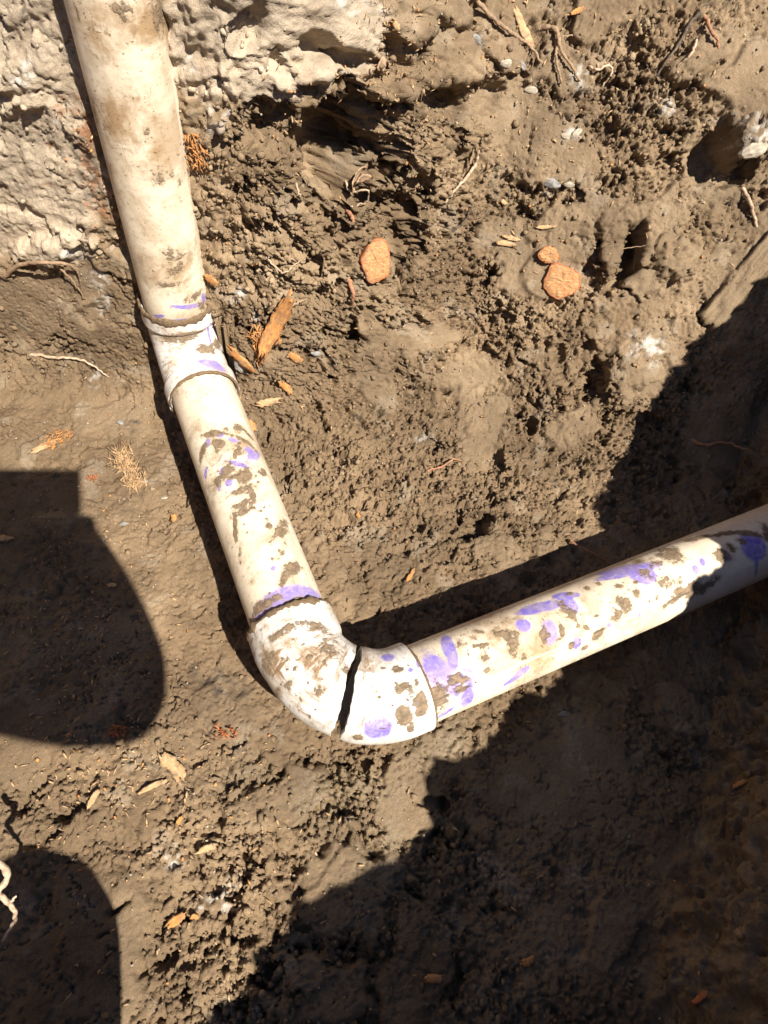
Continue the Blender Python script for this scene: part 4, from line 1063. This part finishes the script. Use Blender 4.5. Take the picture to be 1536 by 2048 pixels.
sq = 0.7 + 0.6 * rng.random((NCR, 1, 3))
Vv = (IV[None] * jit * sq * sz[:, None, None] + (Pf[pick] + Nf[pick] * (sz * 0.35)[:, None])[:, None]).astype(np.float32)
Fv = (IF[None] + (np.arange(NCR) * len(IV))[:, None, None]).reshape(-1, 3)
m = mesh_from('soil_crumbs', Vv.reshape(-1, 3), Fv, False)
cc = np.ones((NCR, len(IV), 4), np.float32); cc[..., :3] = (C.reshape(-1, 3)[pick] * (0.85 + 0.5 * rng.random((NCR, 1))))[:, None]
add_attr(m, 'Col', cc.reshape(-1, 4), 'FLOAT_COLOR'); add_attr(m, 'wet', np.zeros(NCR * len(IV)))
tag(new_obj('soil_crumbs', m, MS), 'loose crumbs of brown soil strewn over the trench', 'soil', kind='stuff')

def strew(name, n, spots, mat, label, lmin, lmax, w_, seed, cat):
    r = np.random.default_rng(seed); wts = np.array([s[4] for s in spots], float); wts /= wts.sum(); Vv = []; Fq = []
    for i in range(n):
        s = spots[r.choice(len(spots), p=wts)]
        px = s[0] + r.normal() * s[2]; py = s[1] + r.normal() * s[3]
        if not (-60 < px < 1600 and -60 < py < 2100): continue
        p, nn = at(px, py)
        l = lmin + (lmax - lmin) * r.random() ** 2; a = r.random() * 6.283
        x = np.cross(nn, [0.3, 0.5, 0.8]); x /= np.linalg.norm(x); y = np.cross(nn, x)
        d = x * math.cos(a) + y * math.sin(a) + nn * r.normal() * 0.22; d /= np.linalg.norm(d); e = np.cross(nn, d)
        e /= np.linalg.norm(e)
        ww = w_ * (0.5 + r.random()); b = len(Vv); c_ = p + nn * 0.0018
        for sx, sy, h in ((-1, -0.6, 0), (-1, 0.6, 0), (1, 0.6, 0), (1, -0.6, 0), (0.1, -1, 1), (0.1, 1, 1)):
            Vv.append(c_ + d * l * 0.5 * sx + e * ww * sy * 0.5 + nn * ww * 0.6 * h)
        Fq += [(b, b + 4, b + 5, b + 1), (b + 4, b + 3, b + 2, b + 5), (b, b + 1, b + 2, b + 3), (b, b + 3, b + 4, b + 4), (b + 1, b + 5, b + 2, b + 2)]
    Fq = [f for f in Fq if len(set(f)) == 4]
    tag(new_obj(name, mesh_from(name, Vv, Fq, False), mat), label, cat, kind='stuff')
SP = [(130, 1330, 110, 150, 5), (250, 1550, 140, 60, 4), (250, 1000, 130, 160, 3), (330, 1700, 160, 150, 3), (560, 1750, 200, 160, 1.5), (800, 130, 60, 90, 5), (960, 150, 200, 120, 3), (1200, 250, 220, 200, 3), (900, 600, 300, 260, 3), (700, 900, 200, 220, 2), (1100, 1700, 300, 250, 0.7), (180, 330, 30, 110, 2), (450, 650, 60, 110, 1.5), (620, 230, 60, 60, 1)]
strew('pale_wood_splinters', 1100, SP, M_PALE, 'fine pale wood splinters scattered over the soil', 0.003, 0.013, 0.0016, 4, 'wood splinters')
strew('orange_wood_crumbs', 150, SP, M_ORANGE, 'small orange crumbs of wood scattered over the soil', 0.003, 0.008, 0.0030, 5, 'wood crumbs')
strew('fine_pale_grit', 500, [(200, 1050, 130, 200, 3), (650, 850, 220, 200, 2), (900, 500, 300, 300, 2), (400, 1750, 200, 200, 1)], M_LIME, 'fine pale grit scattered over the soil', 0.0018, 0.004, 0.0025, 6, 'grit')

# ------------------------------------------------------------------ the photographer, out of frame, whose shadow falls at the left
def box_mesh(name, lo, hi, bev):
    bm = bmesh.new(); bmesh.ops.create_cube(bm, size=1.0)
    for v in bm.verts:
        for i in range(3): v.co[i] = lo[i] + (v.co[i] + 0.5) * (hi[i] - lo[i])
    bmesh.ops.bevel(bm, geom=list(bm.edges), offset=bev, segments=3, affect='EDGES', profile=0.5)
    m = bpy.data.meshes.new(name); bm.to_mesh(m); bm.free(); return m
M_PHONE = make_plain('phone_case', (0.02, 0.02, 0.022), 0.4, 50, 0.1)
M_JACKET = make_plain('jacket_cloth', (0.07, 0.075, 0.085), 0.9, 200)
M_TROUSER = make_plain('trouser_cloth', (0.05, 0.06, 0.09), 0.9, 200)
M_SKIN = make_plain('skin', (0.50, 0.30, 0.20), 0.55, 40, 0.1)
M_HAIR = make_plain('hair', (0.03, 0.02, 0.015), 0.7, 300)
M_BOOT = make_plain('boot_leather', (0.10, 0.06, 0.035), 0.7, 60)
ph = empty('phone', tuple(CAM)); tag(ph, 'dark phone held level in two hands above the trench', 'phone')
body = new_obj('phone_body', box_mesh('phone_body', (-0.102, -0.024, 0.004), (0.058, 0.055, 0.013), 0.0035), M_PHONE, ph)
body.matrix_world = mw
body.matrix_parent_inverse = Matrix.Translation(-Vector(ph.location))
scr = new_obj('screen', box_mesh('screen', (-0.097, -0.019, 0.0125), (0.053, 0.050, 0.0136), 0.0003), M_PHONE, ph)
scr.matrix_world = mw; scr.matrix_parent_inverse = Matrix.Translation(-Vector(ph.location))

fl = new_obj('added_shadow_flap', box_mesh('added_shadow_flap', (-0.102, -0.118, 0.010), (0.056, -0.0245, 0.0135), 0.0012), M_PHONE, ph)  # unseen panel added below the phone to close a lit gap in its shadow
fl.matrix_world = mw; fl.matrix_parent_inverse = Matrix.Translation(-Vector(ph.location))

def build_person():
    pts = []; rad_ = []; edges = []
    def P_(co, r, parent=None):
        pts.append(tuple(co)); rad_.append(r if isinstance(r, tuple) else (r, r))
        if parent is not None: edges.append((parent, len(pts) - 1))
        return len(pts) - 1
    pel = P_((-0.24, -0.70, 0.50), (0.15, 0.12)); sp = P_((-0.24, -0.68, 0.74), (0.14, 0.11), pel); ch = P_((-0.20, -0.56, 0.97), (0.16, 0.12), sp)
    nb = P_((-0.185, -0.50, 1.15), 0.065, ch); nk = P_((-0.18, -0.47, 1.21), 0.055, nb); hd = P_((-0.175, -0.42, 1.29), 0.085, nk); ht = P_((-0.17, -0.39, 1.375), 0.078, hd)
    # right arm
    rm = P_((-0.09, -0.49, 1.07), 0.095, ch); rs = P_((-0.03, -0.375, 1.125), 0.080, rm); re = P_((0.226, -0.270, 0.918), 0.082, rs); rf = P_((0.155, -0.18, 0.915), 0.066, re); rw = P_((0.098, -0.085, 0.925), 0.042, rf)
    rp = P_(c2w((0.074, -0.066, -0.020)), 0.024, rw)
    for i, (ty, tz) in enumerate(((-0.032, 0.010), (-0.050, 0.012), (-0.068, 0.012), (-0.085, 0.010))):
        k1 = P_(c2w((0.072, ty * 0.9 - 0.006, -0.006)), 0.0095, rp); k2 = P_(c2w((0.062, ty, 0.004)), 0.0085, k1); P_(c2w((0.046, ty, 0.003)), 0.0075, k2)
    t1 = P_(c2w((0.060, -0.040, -0.028)), 0.011, rp); P_(c2w((0.042, -0.020, -0.024)), 0.009, t1)
    # left arm
    ls = P_((-0.30, -0.46, 1.10), 0.072, ch); le = P_((0.085, -0.215, 0.955), 0.110, ls); lf = P_(c2w((0.005, -0.135, -0.055)), 0.090, le); lw = P_(c2w((-0.005, -0.090, -0.045)), 0.072, lf)
    lp = P_(c2w((-0.045, -0.058, -0.034)), 0.034, lw)
    for i, tx in enumerate((-0.085, -0.068, -0.051, -0.034)):
        k1 = P_(c2w((tx, -0.034, -0.012)), 0.0095, lp); k2 = P_(c2w((tx, -0.031, 0.003)), 0.0085, k1); P_(c2w((tx, -0.016, 0.004)), 0.0075, k2)
    t1 = P_(c2w((-0.040, -0.030, -0.026)), 0.011, lp); P_(c2w((-0.040, -0.008, -0.024)), 0.009, t1)
    # legs: right foot planted, left knee on the ground
    rh = P_((-0.13, -0.68, 0.46), 0.105, pel); rk = P_((-0.035, -0.275, 0.50), 0.085, rh); rc = P_((-0.085, -0.33, 0.28), 0.066, rk); ra = P_((-0.10, -0.36, 0.10), 0.050, rc); rt = P_((-0.09, -0.25, 0.055), 0.048, ra); P_((-0.09, -0.18, 0.045), 0.038, rt)
    lh = P_((-0.34, -0.68, 0.46), 0.105, pel); lk = P_((-0.37, -0.46, 0.10), 0.078, lh); lc = P_((-0.37, -0.65, 0.09), 0.066, lk); la = P_((-0.37, -0.86, 0.08), 0.048, lc); P_((-0.37, -0.93, 0.045), 0.040, la)
    m_ = bpy.data.meshes.new('person'); m_.from_pydata(pts, edges, []); m_.update()
    o = bpy.data.objects.new('person_skin', m_); COL.objects.link(o)
    sk = o.modifiers.new('skin', 'SKIN'); ss = o.modifiers.new('sub', 'SUBSURF'); ss.levels = ss.render_levels = 2
    for i, v in enumerate(m_.skin_vertices[0].data):
        v.radius = rad_[i]; v.use_root = (i == pel)
    dg = bpy.context.evaluated_depsgraph_get(); dg.update()
    bm_ = bpy.data.meshes.new_from_object(o.evaluated_get(dg)); bm_.name = 'person'
    bpy.data.objects.remove(o)
    bm_.materials.clear()
    for mm in (M_JACKET, M_TROUSER, M_SKIN, M_BOOT): bm_.materials.append(mm)
    for f in bm_.polygons:
        c = np.array(f.center); f.use_smooth = True
        dh = min(np.linalg.norm(c - np.array(pts[rp])), np.linalg.norm(c - np.array(pts[lp])))
        if c[2] > 1.20 or dh < 0.062: f.material_index = 2
        elif c[2] < 0.13 and (c[1] < -0.80 or (c[1] > -0.42 and c[0] > -0.2)): f.material_index = 3
        elif c[2] < 0.56 : f.material_index = 1
        else: f.material_index = 0
    person = bpy.data.objects.new('person', bm_); COL.objects.link(person)
    tag(person, 'kneeling person in dark work clothes holding a phone over the trench', 'person')
    # hair cap, face details
    bmh = bmesh.new(); bmesh.ops.create_uvsphere(bmh, u_segments=24, v_segments=14, radius=0.098)
    hc = Vector((-0.173, -0.420, 1.335))
    for v in bmh.verts:
        v.co = Vector((v.co.x * 0.98, v.co.y * 1.05, v.co.z * 1.0)); v.co *= 1 + 0.03 * math.sin(v.co.x * 90) * math.sin(v.co.z * 80)
    bmesh.ops.delete(bmh, geom=[v for v in bmh.verts if v.co.y > 0.045 and v.co.z < 0.045], context='VERTS')
    mh = bpy.data.meshes.new('hair'); bmh.to_mesh(mh); bmh.free()
    h = new_obj('hair', mh, M_HAIR, person); h.location = hc
    return person
build_person()
